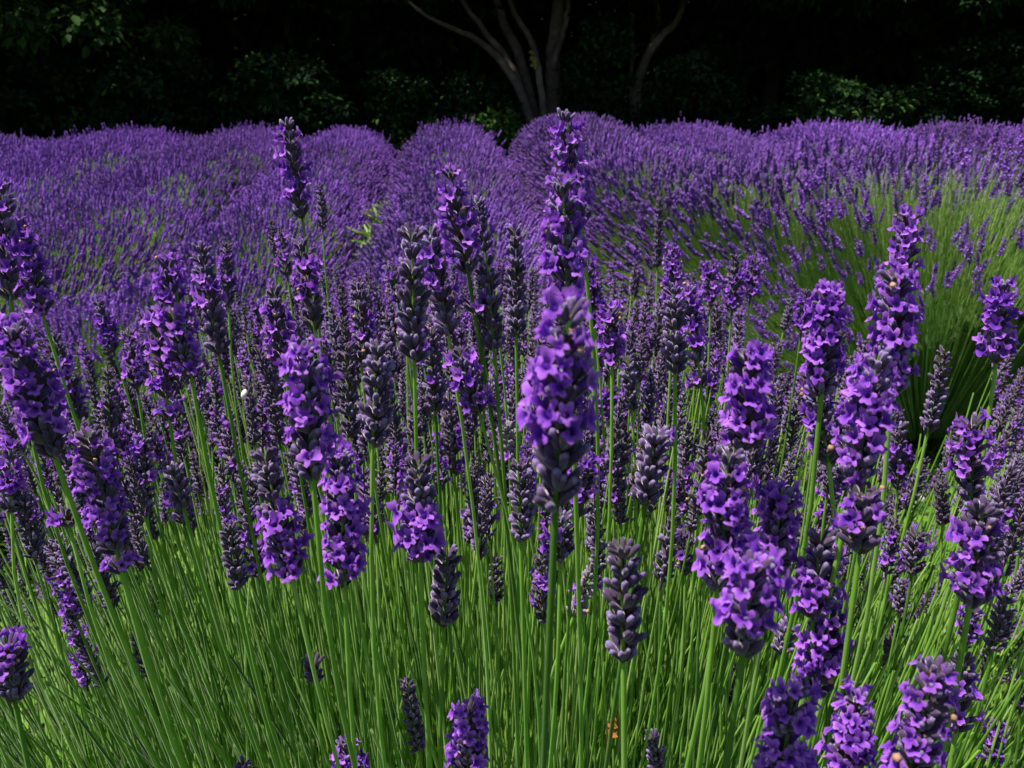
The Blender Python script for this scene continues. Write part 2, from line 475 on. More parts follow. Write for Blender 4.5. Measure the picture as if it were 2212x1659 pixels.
def stem_curve(root, b, axis_, K, r_):
    ln = np.linalg.norm(b - root)
    c1 = root + (b - root) * 0.33 + np.array([0, 0, 0.05]) + r_.normal(0, 0.012, 3)
    c2 = b - axis_ * 0.30 * ln
    return bez(root, c1, c2, b, K)[0]

# (tip x, tip y, base x, base y, width of the bud column, flower density, from, to, separate lower whorl, label)
HEROES = [
 (2,362,24,648,50,.55,.15,.85,0,'flowering violet spike cut off by the left edge, upper of two'),
 (24,440,99,700,46,.7,.25,.92,0,'leaning violet spike just right of the cut-off left edge spike'),
 (8,665,118,985,66,.75,.0,.92,0,'large pale violet spike leaning right, low at the left edge'),
 (106,700,165,900,40,.5,.5,1,0,'half-open spike between the large pale left spike and the open grass gap'),
 (180,890,252,1190,60,.85,.3,.92,52,'violet spike with a separate lower ring of flowers, left side'),
 (362,527,416,832,50,.65,.15,.95,0,'violet spike on a thick green stem, left of the dark paired bud spike'),
 (332,635,360,858,44,.55,.2,1,54,'dim violet spike with a loose lower ring behind the thick-stemmed left spike'),
 (424,494,476,782,45,.4,.38,.85,0,'dark bud spike with flowers down its right side, topped by one black bract'),
 (490,506,494,664,28,.55,.3,.85,0,'small violet spike just right of the black-bracted dark spike'),
 (205,635,248,768,28,.7,.5,.95,0,'small pinkish violet spike against the green gap at left'),
 (276,698,298,850,32,.6,.2,.85,0,'small bright violet spike on a brownish bent stem'),
 (230,775,240,985,32,.12,.4,1,0,'grey bud spike below the green gap at left'),
 (584,465,592,560,20,0,0,0,0,'thin grey bud spike nearest left of the lone tall spike'),
 (606,480,622,605,26,.5,.3,.9,0,'narrow violet spike tucked behind the stem of the lone tall spike'),
 (640,488,678,708,46,.65,.45,.85,0,'dark-tipped spike in front of the tall spike stem, pale flowers at mid height'),
 (615,230,655,485,42,.6,.22,.9,0,'lone tall spike rising over the left rows to the dark wood'),
 (688,384,697,504,22,0,0,0,0,'thin grey bud spike on a long bare stem beside the lone tall spike'),
 (588,595,618,816,45,.65,.3,.92,0,'violet spike half hidden left of the pale flowered spike'),
 (655,705,676,1035,70,.8,.0,.94,0,'large pale violet spike left of centre, flowers from tip to base'),
 (733,935,745,1280,62,.85,.0,.95,0,'violet spike with two clumps of flowers on a thin dark stem, left of centre'),
 (560,930,636,1270,60,.7,.55,.93,0,'leaning spike of dark buds above and violet flowers below'),
 (487,1103,520,1289,45,0,0,0,0,'plain grey purple bud spike hanging low between green stems at left'),
 (365,985,400,1112,44,.1,.3,.8,0,'short grey bud spike between two green stems below the left pair'),
 (305,925,316,1100,38,.55,.2,.8,0,'deep blue violet spike right of the ringed left spike'),
 (676,1403,680,1472,40,0,0,0,0,'short stubby bud cluster alone in the green stems at lower left'),
 (5,1345,35,1530,60,.85,.0,.62,0,'violet spike at the left edge near the bottom corner'),
 (517,1630,540,1725,40,0,0,0,0,'grey bud tip poking in at the bottom edge, left of the violet one'),
 (740,1572,775,1735,46,.85,.35,1,0,'violet spike with a bud tip at the bottom edge, left of centre'),
 (30,930,25,1105,40,.55,.1,.9,0,'crowded violet spike at the left edge below the large pale spike'),
 (105,1185,165,1340,34,.65,.35,1,0,'leaning small violet spike in the lower left thicket'),
 (163,1395,190,1490,30,.5,.1,1,0,'dim violet spike deep between stems at lower left'),
 (325,1215,342,1390,22,0,0,0,0,'slender grey bud spike standing in green stems below the ringed spike'),
 (138,1082,153,1150,46,.25,.2,1,0,'short spreading cluster of faded buds with yellow dry tips'),
 (968,333,1011,588,52,.75,.1,.88,88,'violet spike with a separate pale flower ring on its green stem, centre'),
 (1024,405,1052,560,36,.4,.3,1,0,'greyish half-open spike close behind the ringed centre spike'),
 (890,452,895,776,60,0,0,0,0,'long grey bud spike on a pale green stem, left of the ringed centre spike'),
 (922,450,968,722,50,.55,.3,.75,0,'dark bud spike with flowers on its left, between grey and ringed spikes'),
 (1048,525,1069,776,50,0,0,0,0,'plain dark bud spike right of the ringed centre spike'),
 (1110,462,1115,724,42,.07,.1,.5,0,'grey bud spike with one lone flower near its top'),
 (1219,203,1258,510,52,.7,.18,1,0,'tallest spike at centre right reaching up to the trees'),
 (1214,350,1228,670,64,.72,.08,.92,0,'pale violet spike overlapping the tallest spike from below'),
 (1225,605,1200,1097,94,.85,.08,.8,0,'biggest nearest spike at centre right, soft blurred, on a dark thick stem'),
 (1268,540,1285,705,32,.65,.1,.95,0,'slim violet spike peeping out right of the biggest spike'),
 (1320,640,1322,800,42,.85,.0,.9,0,'bright violet spike alone right of the biggest spike'),
 (1425,416,1420,576,20,0,0,0,0,'thin grey bud spike on a long pale stem before the right rows'),
 (1450,515,1450,690,30,.75,.0,.9,0,'bright small violet spike right of the thin long-stemmed bud spike'),
 (1452,590,1458,805,48,.06,.1,.5,0,'dense grey bud spike right of centre on a pale stem'),
 (1488,592,1508,778,42,.65,.1,.92,60,'leaning dark violet spike with a loose lower ring, right of centre'),
 (745,715,758,940,42,0,0,0,0,'grey bud spike right of the large pale spike, left one of the pair'),
 (815,700,805,980,60,0,0,0,0,'broad dark grey bud spike in the thicket left of centre'),
 (765,585,782,800,42,.55,.5,1,0,'bud spike with dark violet flowers low down, behind the broad grey one'),
 (845,560,862,665,25,.35,.3,.9,0,'tiny violet spike left of the long grey bud spike'),
 (980,720,1040,910,50,.55,.3,.92,0,'leaning violet spike below the ringed centre spike'),
 (930,680,940,888,42,.18,.2,1,0,'dark bud spike with few flowers below the long grey bud spike'),
 (1310,828,1312,905,30,.7,0,1,0,'small deep violet spike under the lone bright one'),
 (1355,750,1365,885,34,.1,.2,1,0,'grey bud spike between the lone bright spike and dense grey one'),
 (905,950,910,1240,62,.8,.5,.92,0,'bud spike with a collar of violet flowers at its base, centre'),
 (968,1150,958,1368,58,0,0,0,0,'dark bud spike right below the flower-collared centre spike'),
 (1118,965,1125,1185,52,0,0,0,0,'grey bud spike just left of the thick dark stem'),
 (1213,1085,1211,1230,50,.35,.5,.92,0,'bud spike with one open flower, just right of the thick dark stem'),
 (1265,960,1247,1128,48,.85,0,.82,0,'bright violet spike half behind the base of the biggest spike'),
 (1172,1140,1171,1353,36,.5,.5,.9,0,'narrow dark spike crossing behind the thick dark stem'),
 (1073,1185,1073,1308,28,0,0,0,0,'small pale bud spike deep in the green stems at centre'),
 (1340,1130,1347,1445,74,.02,.8,.9,0,'large plain bud spike low right of centre, in front of green stems'),
 (872,1447,905,1622,36,0,0,0,0,'sparse upright bud spike on a grey purple stem at the bottom'),
 (1013,1495,1010,1692,58,.85,.18,1,0,'violet spike with bud tip at the bottom edge, centre'),
 (1403,1565,1422,1662,36,0,0,0,0,'small sparse bud spike at the bottom beside a slanting dark stem'),
 (1425,900,1395,1085,62,.06,.1,.4,0,'broad grey bud spike leaning left, above the large plain bud spike'),
 (1335,970,1340,1130,32,.1,.1,.6,0,'slender grey bud spike directly above the large plain bud spike'),
 (1475,1000,1475,1110,30,.55,.2,.9,0,'small violet spike right of the broad leaning grey bud spike'),
 (1012,1085,1012,1172,26,.5,.2,.9,0,'tiny violet spike in the stems right of the flower-collared spike'),
 (1390,1345,1392,1450,22,0,0,0,0,'thin bud spike tight against the base of the large plain bud spike'),
 (1793,582,1775,850,60,.85,.0,.95,0,'full bright violet spike left of the tall right-hand spike'),
 (1755,800,1790,1000,54,.6,.1,.95,0,'violet spike directly below the full bright one at right'),
 (1964,432,1930,690,50,.6,.18,1,0,'tall right-hand spike pointing up into the green row'),
 (1937,542,1925,850,64,.8,.1,.95,0,'dense violet spike under the tall right-hand spike'),
 (1908,720,1845,1040,72,.72,.32,.95,0,'spike with grey bud top and violet flowers leaning left on a green stem'),
 (1630,715,1598,1000,70,.85,.0,.95,0,'large pale violet spike right of centre, topmost of a stacked pair'),
 (1578,930,1550,1272,72,.8,.25,.9,0,'large violet spike with grey top, lower of the stacked pair'),
 (1695,1025,1665,1235,66,.75,.0,.8,0,'violet spike with drooping lips behind the blurred right cluster'),
 (1635,1165,1605,1410,88,.85,.0,.9,0,'broad blurred violet spike on a slanting dark stem, lower right'),
 (1775,1110,1755,1360,66,.8,.42,.9,0,'grey bud topped spike with violet base, right of the broad blurred spike'),
 (1804,1300,1748,1530,64,.9,.0,.75,0,'pale violet flowering tip below the grey bud topped right spike'),
 (1722,1440,1672,1790,78,.85,.05,.95,0,'large blurred violet spike at the bottom, left of the bottom right trio'),
 (1858,1465,1800,1800,68,.75,.0,1,0,'violet spike at the bottom in the middle of the lower right trio'),
 (2032,1385,1935,1790,76,.75,.22,.95,0,'large leaning violet spike with bud tip in the bottom right corner'),
 (2085,1395,2065,1580,54,.65,.45,.95,0,'bud-topped spike close behind the large leaning corner spike'),
 (2130,1050,2095,1305,68,.75,.3,.95,0,'violet spike with dark bud tip near the right edge over bright grass'),
 (1875,1020,1853,1222,72,.5,.15,.8,0,'spent spike with brown dry flowers behind a green stem, right'),
 (2170,580,2150,800,50,.75,.18,.95,0,'violet spike on a pale slanting stem at the far right'),
 (2110,870,2095,1085,56,.65,.08,.75,0,'violet spike with white-edged tip below the far right one'),
 (2042,732,2003,935,36,0,0,0,0,'crooked grey bud spike in the dark gap at right'),
 (1945,890,1938,1070,36,.45,.5,1,0,'grey spike with two low flowers above the bright grass'),
 (1634,542,1620,655,28,.85,.0,.95,0,'small bright violet spike below the fanning right row'),
 (1538,555,1535,665,26,.65,.1,.95,0,'small violet spike left of the small bright one at right'),
 (1590,530,1580,680,28,.3,.5,1,0,'small grey spike between two small violet spikes at right'),
 (1712,636,1693,712,18,0,0,0,0,'tiny tilted grey bud spike against the green row stems'),
 (1745,610,1730,725,26,.55,.3,1,0,'dark small spike just left of the full bright right spike'),
 (2035,1020,2036,1130,32,0,0,0,0,'small dark bud spike over the clover at right'),
 (2174,1263,2142,1420,42,0,0,0,0,'grey bud spike leaning at the right edge, lower half'),
 (1965,1315,1908,1425,30,0,0,0,0,'sparse tilted bud spike on a thin stem over bright grass'),
 (1985,1130,1970,1240,38,.3,.2,.9,0,'half-open grey spike low over bright grass at right'),
 (1955,1240,1940,1335,34,.05,.2,.9,0,'grey bud spike under the half-open one over bright grass'),
 (1860,1315,1850,1405,20,0,0,0,0,'tiny grey bud spike right of the pale violet flowering tip'),
 (2105,1300,2090,1390,36,.55,.1,1,0,'small violet spike under the dark-tipped right edge spike'),
 (2160,1540,2140,1645,32,.65,.1,1,0,'small violet spike between slanting stems in the bottom right corner'),
 (2205,1010,2205,1108,36,.55,.2,1,0,'violet spike cut off by the right edge at mid height'),
 (2200,1450,2203,1540,30,.35,.2,1,0,'dim spike cut off by the right edge near the bottom'),
 (1710,1330,1682,1422,44,0,0,0,0,'bud spike peeping out behind the broad blurred violet spike'),
 (1498,1565,1494,1615,20,0,0,0,0,'tiny mauve bud tip by the slanting dark stems at the bottom'),
 (1585,1420,1580,1535,24,0,0,0,0,'small grey bud spike in shade below the broad blurred spike'),
 (1480,1125,1480,1240,32,.35,.2,.9,0,'small half-open spike left of the stacked large pair'),
 (1300,1195,1240,1330,40,.1,.3,.9,0,'bent faded pale spike lying across the stems right of the dark stem'),
 (1085,900,1112,1005,36,.1,.1,.9,0,'pale faded spike with whitish buds left of the biggest spike'),
]
FADED = {'bent faded pale spike lying across the stems right of the dark stem', 'pale faded spike with whitish buds left of the biggest spike'}
DARKSTEM = {'biggest nearest spike at centre right, soft blurred, on a dark thick stem', 'broad blurred violet spike on a slanting dark stem, lower right'}

FLORET_MESH = []
for i, f_ in enumerate(FLO_A):
    m_ = MB(); m_.add(f_); FLORET_MESH.append(m_.mesh('floret', [M_PETAL]))

GROUP = 'lavender flower stalks of the front bush'
def hero(h, idx):
    tx, ty, bx_, by_, w, dens, f0, f1, gap, label = h
    r_ = np.random.default_rng(1000 + idx)
    D = min(max(F * 0.0132 / w, 0.235), 1.15)
    px = math.hypot(tx - bx_, ty - by_)
    L0 = px * D / F
    b = at(bx_, by_, D)
    t = at(tx, ty, D - 0.33 * L0)
    L = float(np.linalg.norm(t - b))
    ax = (t - b) / L
    ws = 1.22 * float(np.clip(w * D / (F * 0.0132), 0.8, 1.3))
    near = w >= 57
    root = root_of(b, r_)
    if idx in ('sideways',):
        pass
    o = empty('lavender_stalk', root)
    tag(o, label, 'lavender stalk', GROUP)
    # stem runs on as the axis of the head
    low = b - ax * (gap * D / F)
    pts = np.concatenate([stem_curve(root, low, ax, 16, r_), [b + ax * L * f for f in (0.02, 0.35, 0.65, 0.86)]])
    th = 0.00106 * (0.8 + 0.25 * ws) * r_.uniform(0.85, 1.1)
    rad = np.concatenate([np.linspace(th * 1.15, th, 16), [th * 0.85, th * 0.75, th * 0.55, th * 0.25]])
    tn = np.concatenate([np.full(16, 0.42), [0.3, 0.3, 0.3, 0.3]]) + (r_.normal(0, 0.14) if label not in DARKSTEM else -0.35)
    mb = MB(); mb.add(tubes((pts - root)[None], rad, 6, tn[None]))
    mb.build('stem', [M_STEM], o)
    # frame of the head
    fr = frames(ax[None], ref=np.array([[0.0, -1.0, 0.2]]), roll=np.array([r_.uniform(-0.6, 0.6)]))[0]
    data = head_data(L, ws, dens, f0, f1, r_, side=r_.uniform(-3.1, 3.1) if dens < 0.6 else None, count=10 if near else 8)
    if gap:
        hh = -gap * D / F / L
        az, d_, b_ = whorl_parts(0, ws, r_, 8, False)
        data.append((hh, d_, b_ + [0, 0, hh * L], np.full(len(az), ws), [i for i in range(len(az)) if r_.random() < 0.75 * (dens > 0)], az))
    bend = r_.normal(0, 0.03, 2) * L
    mats = MATS_HEAD if label not in FADED else [M_FADED, M_BRACT, M_DRY]
    tint0 = r_.normal(0.0, 0.08)
    base_l = b - root
    def put(mb2):
        for i, v in enumerate(mb2.V):
            s_ = np.clip(v[:, 2:3] / L, 0, 1)
            v = v + np.concatenate([bend[0] * s_ * (1 - s_) * 2, bend[1] * s_ * (1 - s_) * 2, 0 * s_], 1)
            mb2.V[i] = v @ fr.T + base_l
    if near:
        for wd in data:
            mb = MB(); add_whorl(mb, wd, CAL_A, r_, tint0)
            put(mb)
            wo = mb.build('bud_whorl', mats, o)
            hh, d_, b_, sz, fl, az = wd
            if fl:
                ff = floret_frames(d_[fl], r_)
                for j, i in enumerate(fl):
                    p_ = b_[i] + d_[i] * 0.0040 * sz[i]
                    fo = bpy.data.objects.new('floret', FLORET_MESH[r_.integers(len(FLORET_MESH))])
                    col.objects.link(fo); fo.parent = wo
                    s_ = sz[i] * r_.uniform(0.9, 1.15)
                    mm = Matrix(((fr @ ff[j]) * s_).tolist()).to_4x4()
                    mm.translation = Vector((fr @ p_ + base_l).tolist())
                    fo.matrix_local = mm
    else:
        small = w < 34                       # too small in the picture to show its rings one by one
        mb, mp = MB(), MB()
        for k, wd in enumerate(data):
            if not small:
                mb, mp = MB(), MB()
            add_whorl(mb, wd, CAL_B, r_, tint0)
            hh, d_, b_, sz, fl, az = wd
            if fl:
                ff = floret_frames(d_[fl], r_)
                for j, i in enumerate(fl):
                    mp.add(FLO_B[r_.integers(len(FLO_B))], ff[j:j + 1], (b_[i] + d_[i] * 0.004 * sz[i])[None], sz[i] * r_.uniform(0.9, 1.12), tint=r_.normal(0, 0.2))
            if small and k == 0:
                mb.add(tubes(np.array([[[0, 0, -0.001], [0, 0, L * 0.5], [0, 0, L * 0.93]]]), np.array([0.0011, 0.0010, 0.0005]) * ws, 5, np.full((1, 3), 0.1)), mat=0)
            if not small or k == len(data) - 1:
                put(mb)
                hd = mb.build('flower_head' if small else 'bud_whorl', mats, o)
                if mp.n:
                    put(mp)
                    mp.build('blossom', [M_PETAL], hd)

for i, h in enumerate(HEROES):
    hero(h, i)

# ---- the many smaller stalks of the same bush
VAR, RINGS = [], []
for i, (dn, f0, f1) in enumerate([(0, 0, 0), (0, 0, 0), (0.1, .2, .9), (0.08, .3, 1), (0.4, .3, .9), (0.55, .2, .9), (0, 0, 0), (0, 0, 0), (0.3, .5, 1)]):
    mb = baked_head(0.058, 0.95, dn, f0, f1, 500 + i, CAL_B, FLO_B, 6)
    rings = []
    baked_head(0.058, 0.95, dn, f0, f1, 500 + i, CAL_B, FLO_B, 6, rings=rings)
    RINGS.append([g_.mesh('bud_whorl', MATS_HEAD + [M_PETAL]) for g_ in rings])
    VAR.append((mb.mesh('flower_head', MATS_HEAD + [M_PETAL]), ['plain grey bud', 'plain grey bud', 'barely open', 'barely open', 'half-open violet', 'violet flowering', 'plain grey bud', 'plain grey bud', 'low-flowering'][i]))

LAND = [(10, 'lone tall spike', 632, 360), (0, 'tallest spike', 1238, 300), (0, 'biggest blurred spike', 1210, 880), (0, 'ringed centre spike', 990, 480),
        (0, 'long grey bud spike', 893, 620), (0, 'large pale spike left of centre', 665, 880), (0, 'thick-stemmed left spike', 390, 690),
        (0, 'black-bracted dark spike', 450, 640), (0, 'ringed left spike', 216, 1060), (0, 'large pale left-edge spike', 60, 830),
        (0, 'flower-collared spike', 908, 1110), (0, 'large plain bud spike', 1344, 1290), (0, 'stacked large pair', 1590, 990),
        (0, 'full bright right spike', 1784, 720), (0, 'tall right-hand spike', 1947, 590), (0, 'far right violet spike', 2160, 690),
        (0, 'lone bright violet spike', 1321, 720), (0, 'dense grey bud spike', 1455, 700), (0, 'dark-tipped right edge spike', 2112, 1180),
        (0, 'two-clumped violet spike', 740, 1110), (0, 'broad blurred right spike', 1620, 1290), (0, 'broad leaning grey spike', 1410, 990),
        (0, 'thin long-stemmed bud spike', 1422, 500), (0, 'green gap at left', 180, 690)]
used_labels = {}
def filler_label(u, v, look, D):
    size = 'small' if D > 0.85 else 'medium'
    order = sorted(range(len(LAND)), key=lambda k: math.hypot(LAND[k][2] - u, 0.8 * (LAND[k][3] - v)))
    for k in order[:5]:
        nm, lx, ly = LAND[k][1:]
        dx, dy = u - lx, v - ly
        ver = 'above' if dy < -70 else 'below' if dy > 70 else ''
        hor = 'left of' if dx < -25 else 'right of' if dx > 25 else ''
        far = 'close ' if math.hypot(dx, dy) < 130 else 'some way ' if math.hypot(dx, dy) > 260 else ''
        pos = (ver + ' and ' + hor) if ver and hor else (ver or hor or 'behind')
        lab = f'{size} {look} spike {far}{pos} the {nm}'
        if lab not in used_labels and len(lab.replace('-', ' ').split()) <= 16:
            used_labels[lab] = 1
            return lab
    nm, lx, ly = LAND[order[0]][1:]
    side = 'left of' if u < lx else 'right of'
    lab = f'{size} {look} spike {side} the {nm}'
    used_labels[lab] = used_labels.get(lab, 0) + 1
    return lab

r_ = np.random.default_rng(42)
made = 0; tries = 0
FILL = []
while made < 188 and tries < 20000:
    tries += 1
    x = r_.uniform(-0.95, 0.95); y = r_.uniform(0.48, 1.10)
    rr = ((x - 0.03) / 0.95) ** 2 + ((y - 0.7) / 0.75) ** 2
    if rr > 1: continue
    z = 0.955 - 0.20 * rr - abs(r_.normal(0, 0.095))
    tip = np.array([x, y, z])
    u, v, D = proj(tip)
    if not (-20 < u < 2232): continue
    lim = 1060 if 260 < u < 1450 else 1180
    if v > lim or v < 500: continue
    if 1640 < u and v < 640: continue
    if u < 430 and v < 640: continue
    if 1480 < u < 2212 and v < 700 and r_.random() < 0.6: continue
    if 110 < u < 420 and 600 < v < 800 and r_.random() < 0.75: continue
    if 1980 < u < 2150 and v < 850: continue
    if any(math.hypot(u - a, v - b) < 17 and abs(D - c) < 0.15 for a, b, c in FILL): continue
    FILL.append((u, v, D)); made += 1
    lean = np.array([(x - 0.03) * 0.35, (y - 0.66) * 0.30, 1.0]) + r_.normal(0, 0.07, 3)
    ax = norm(lean)
    sc = r_.uniform(0.85, 1.35)
    b = tip - ax * 0.058 * sc
    root = root_of(b, r_)
    o = empty('lavender_stalk', root)
    k = int(r_.integers(len(VAR)))
    tag(o, filler_label(u, v + 40, VAR[k][1], D), 'lavender stalk', GROUP)
    pts = np.concatenate([stem_curve(root, b, ax, 10, r_), [b + ax * 0.055 * sc * f for f in (0.5, 0.95)]])
    mb = MB(); mb.add(tubes((pts - root)[None], np.concatenate([np.linspace(0.0012, 0.00095, 10), [0.0007, 0.0003]]), 5, np.full((1, 12), 0.45 + r_.normal(0, 0.16))))
    mb.build('stem', [M_STEM], o)
    fr = frames(ax[None], roll=np.array([r_.uniform(0, 6)]))[0]
    mm = Matrix((fr * np.array([sc * r_.uniform(0.9, 1.15)] * 2 + [sc])[None, :]).tolist()).to_4x4()
    mm.translation = Vector((b - root).tolist())
    for me_ in ([VAR[k][0]] if D > 0.95 else RINGS[k]):
        hd = bpy.data.objects.new('flower_head' if D > 0.95 else 'bud_whorl', me_)
        col.objects.link(hd); hd.parent = o
        hd.matrix_local = mm

# ---- the rest of the thicket, past the three hundred that show largest
VT = [baked_head(0.058, 0.95, dn, f0, f1, 560 + i, CAL_C, FLO_B, 6).as_template() for i, (dn, f0, f1) in enumerate([(0, 0, 0), (0, 0, 0), (.1, .2, 1), (0, 0, 0), (.45, .2, 1)])]
mbh, P_ = MB(), []
cnt = 0
while cnt < 1200:
    x = r_.uniform(-1.15, 1.15); y = r_.uniform(0.52, 1.45)
    rr = ((x - 0.0) / 1.2) ** 2 + ((y - 0.9) / 0.95) ** 2
    if rr > 1: continue
    z = 0.90 - 0.16 * rr - abs(r_.normal(0, 0.12))
    low_side = abs(x) > 0.33 and cnt % 3 == 0
    if low_side: z -= r_.uniform(0.05, 0.32)
    tip = np.array([x, y, z]); u, v, D = proj(tip)
    if not (-60 < u < 2270) or v < 520 or v > (1040 if 300 < u < 1500 else 1430 if low_side else 1180): continue
    if u > 1640 and v < 720: continue
    if 1950 < u < 2170 and v < 1000: continue
    if 120 < u < 340 and 540 < v < 790 and r_.random() < 0.93: continue
    ax = norm(np.array([x * 0.35, (y - 0.66) * 0.25, 1.0]) + r_.normal(0, 0.08, 3))
    sc = r_.uniform(0.85, 1.45); b = tip - ax * 0.058 * sc
    mbh.add(VT[r_.integers(len(VT))], frames(ax[None], roll=np.array([r_.uniform(0, 6)])), b[None], sc, tint=r_.normal(0, 0.08))
    P_.append(np.concatenate([stem_curve(root_of(b, r_), b, ax, 10, r_), (b + ax * 0.05 * sc)[None]])); cnt += 1
mbh.add(tubes(np.array(P_), np.append(np.linspace(0.0012, 0.00095, 10), 0.0004), 4, np.repeat(r_.normal(0.45, 0.17, (cnt, 1)), 11, 1)), mat=4)
tag(mbh.build('lavender_thicket', MATS_HEAD + [M_PETAL, M_STEM]), 'crowd of smaller grey and violet lavender spikes filling the back of the front bush', 'lavender thicket', kind='stuff')

def blades(root, dirs, length, width, bendv, tint, K=4, fold=0.35):
    """Narrow folded blades: (M) of them, as one template."""
    M = len(root)
    t = np.linspace(0, 1, K)
    side = norm(np.cross(dirs, r_.normal(size=(M, 3))))
    nrm = np.cross(dirs, side)
    prof = np.sin(np.pi * np.clip(0.18 + 0.80 * t, 0, 1)) ** 0.7
    P = root[:, None] + dirs[:, None] * (length[:, None] * t)[..., None] + bendv[:, None] * (t ** 2)[None, :, None]
    wv = side[:, None] * (width[:, None] * prof)[..., None]
    dn = nrm[:, None] * (width[:, None] * prof * fold)[..., None]
    V = np.stack([P - wv + dn, P, P + wv + dn], 2)
    k = np.arange(K - 1)
    q = []
    for kk in k:
        for j in (0, 1):
            q.append([kk * 3 + j, kk * 3 + j + 1, (kk + 1) * 3 + j + 1, (kk + 1) * 3 + j])
    q = (np.array(q)[None] + (np.arange(M) * K * 3)[:, None, None]).reshape(-1, 4)
    return T(V.reshape(-1, 3), q, tint=np.repeat(tint, K * 3))

# ---- bare shoots and leaves of the front bush: nobody could count them
r_ = np.random.default_rng(5)
n = 1800
ang = r_.uniform(0, 2 * math.pi, n); rad_ = np.sqrt(r_.random(n))
bx0 = CENT[0] + 0.72 * rad_ * np.cos(ang); by0 = CENT[1] + 0.02 + 0.28 * rad_ * np.sin(ang)
root = np.stack([bx0, by0, ground_z(bx0, by0)], 1)
lean = np.stack([(bx0 - CENT[0]) * 0.36, (by0 - CENT[1]) * 0.5, np.ones(n)], 1) + r_.normal(0, 0.10, (n, 3))
h = r_.uniform(0.42, 0.78, n)
tipp = root + norm(lean) * h[:, None]
u_, v_, d_ = proj(tipp)
keep = (d_ > 0.40) & (v_ > 760)
root, tipp = root[keep], tipp[keep]
K = 8
c1 = root + (tipp - root) * 0.35 + [0, 0, 0.06]
c2 = root + (tipp - root) * 0.7 + [0, 0, 0.05] + r_.normal(0, 0.012, root.shape)
mb = MB()
mb.add(tubes(bez(root, c1, c2, tipp, K), np.linspace(0.0014, 0.0010, K), 5, np.repeat(r_.normal(0.5, 0.34, (len(root), 1)), K, 1)))
sel = r_.permutation(len(root))[:260]
tm = r_.uniform(0.35, 0.8, len(sel))
BZ = bez(root, c1, c2, tipp, 41)[sel, (tm * 40).astype(int)]
BT = norm(tipp[sel] - root[sel])
for sg in (1, -1):
    side = norm(np.cross(BT, r_.normal(size=BT.shape)))
    mb.add(blades(BZ, norm(BT + 0.55 * sg * side), r_.uniform(0.012, 0.034, len(sel)), r_.uniform(0.0009, 0.0018, len(sel)), r_.normal(0, 0.003, BT.shape), r_.normal(0.6, 0.2, len(sel))))
tag(mb.build('lavender_shoots', [M_STEM]), 'bare green lavender shoots standing among the flower stalks of the front bush', 'lavender shoots', kind='stuff')

n = 13000
ang = r_.uniform(0, 2 * math.pi, n); rad_ = np.sqrt(r_.random(n))
lx = CENT[0] + 0.78 * rad_ * np.cos(ang); ly = CENT[1] + 0.05 + 0.50 * rad_ * np.sin(ang)
lz = ground_z(lx, ly) + r_.uniform(0.03, 0.47, n) * (1 - 0.45 * rad_ ** 2)
dirs = norm(np.stack([(lx - CENT[0]) * 0.5, (ly - CENT[1]) * 0.5, np.full(n, 0.9)], 1) + r_.normal(0, 0.14, (n, 3)))
ln = r_.uniform(0.045, 0.10, n)
mb = MB()
mb.add(blades(np.stack([lx, ly, lz], 1), dirs, ln, r_.uniform(0.0012, 0.0022, n), r_.normal(0, 0.006, (n, 3)), np.clip(r_.normal(0.5, 0.25, n), 0, 1)))
# leafy side shoots
K = 6
n2 = 500
i_ = r_.integers(0, n, n2)
ro = np.stack([lx, ly, ground_z(lx, ly)], 1)[i_]; tp_ = np.stack([lx, ly, lz], 1)[i_]
ro[:, :2] = CENT + (ro[:, :2] - CENT) * 0.6
mb.add(tubes(bez(ro, ro + (tp_ - ro) * 0.4, ro + (tp_ - ro) * 0.7, tp_, K), np.linspace(0.0016, 0.0009, K), 4, np.full((n2, K), 0.3)))
tag(mb.build('lavender_foliage', [M_LEAF]), 'narrow green leaves packed at the foot of the front lavender bush', 'lavender leaves', kind='stuff')

# ------------------------------------------------------------------ lavender rows running to the wood
ROWDIR = math.atan((978 - 1106) / F * math.cos(PITCH))
dv = np.array([math.sin(ROWDIR), math.cos(ROWDIR)]); nv = np.array([math.cos(ROWDIR), -math.sin(ROWDIR)])

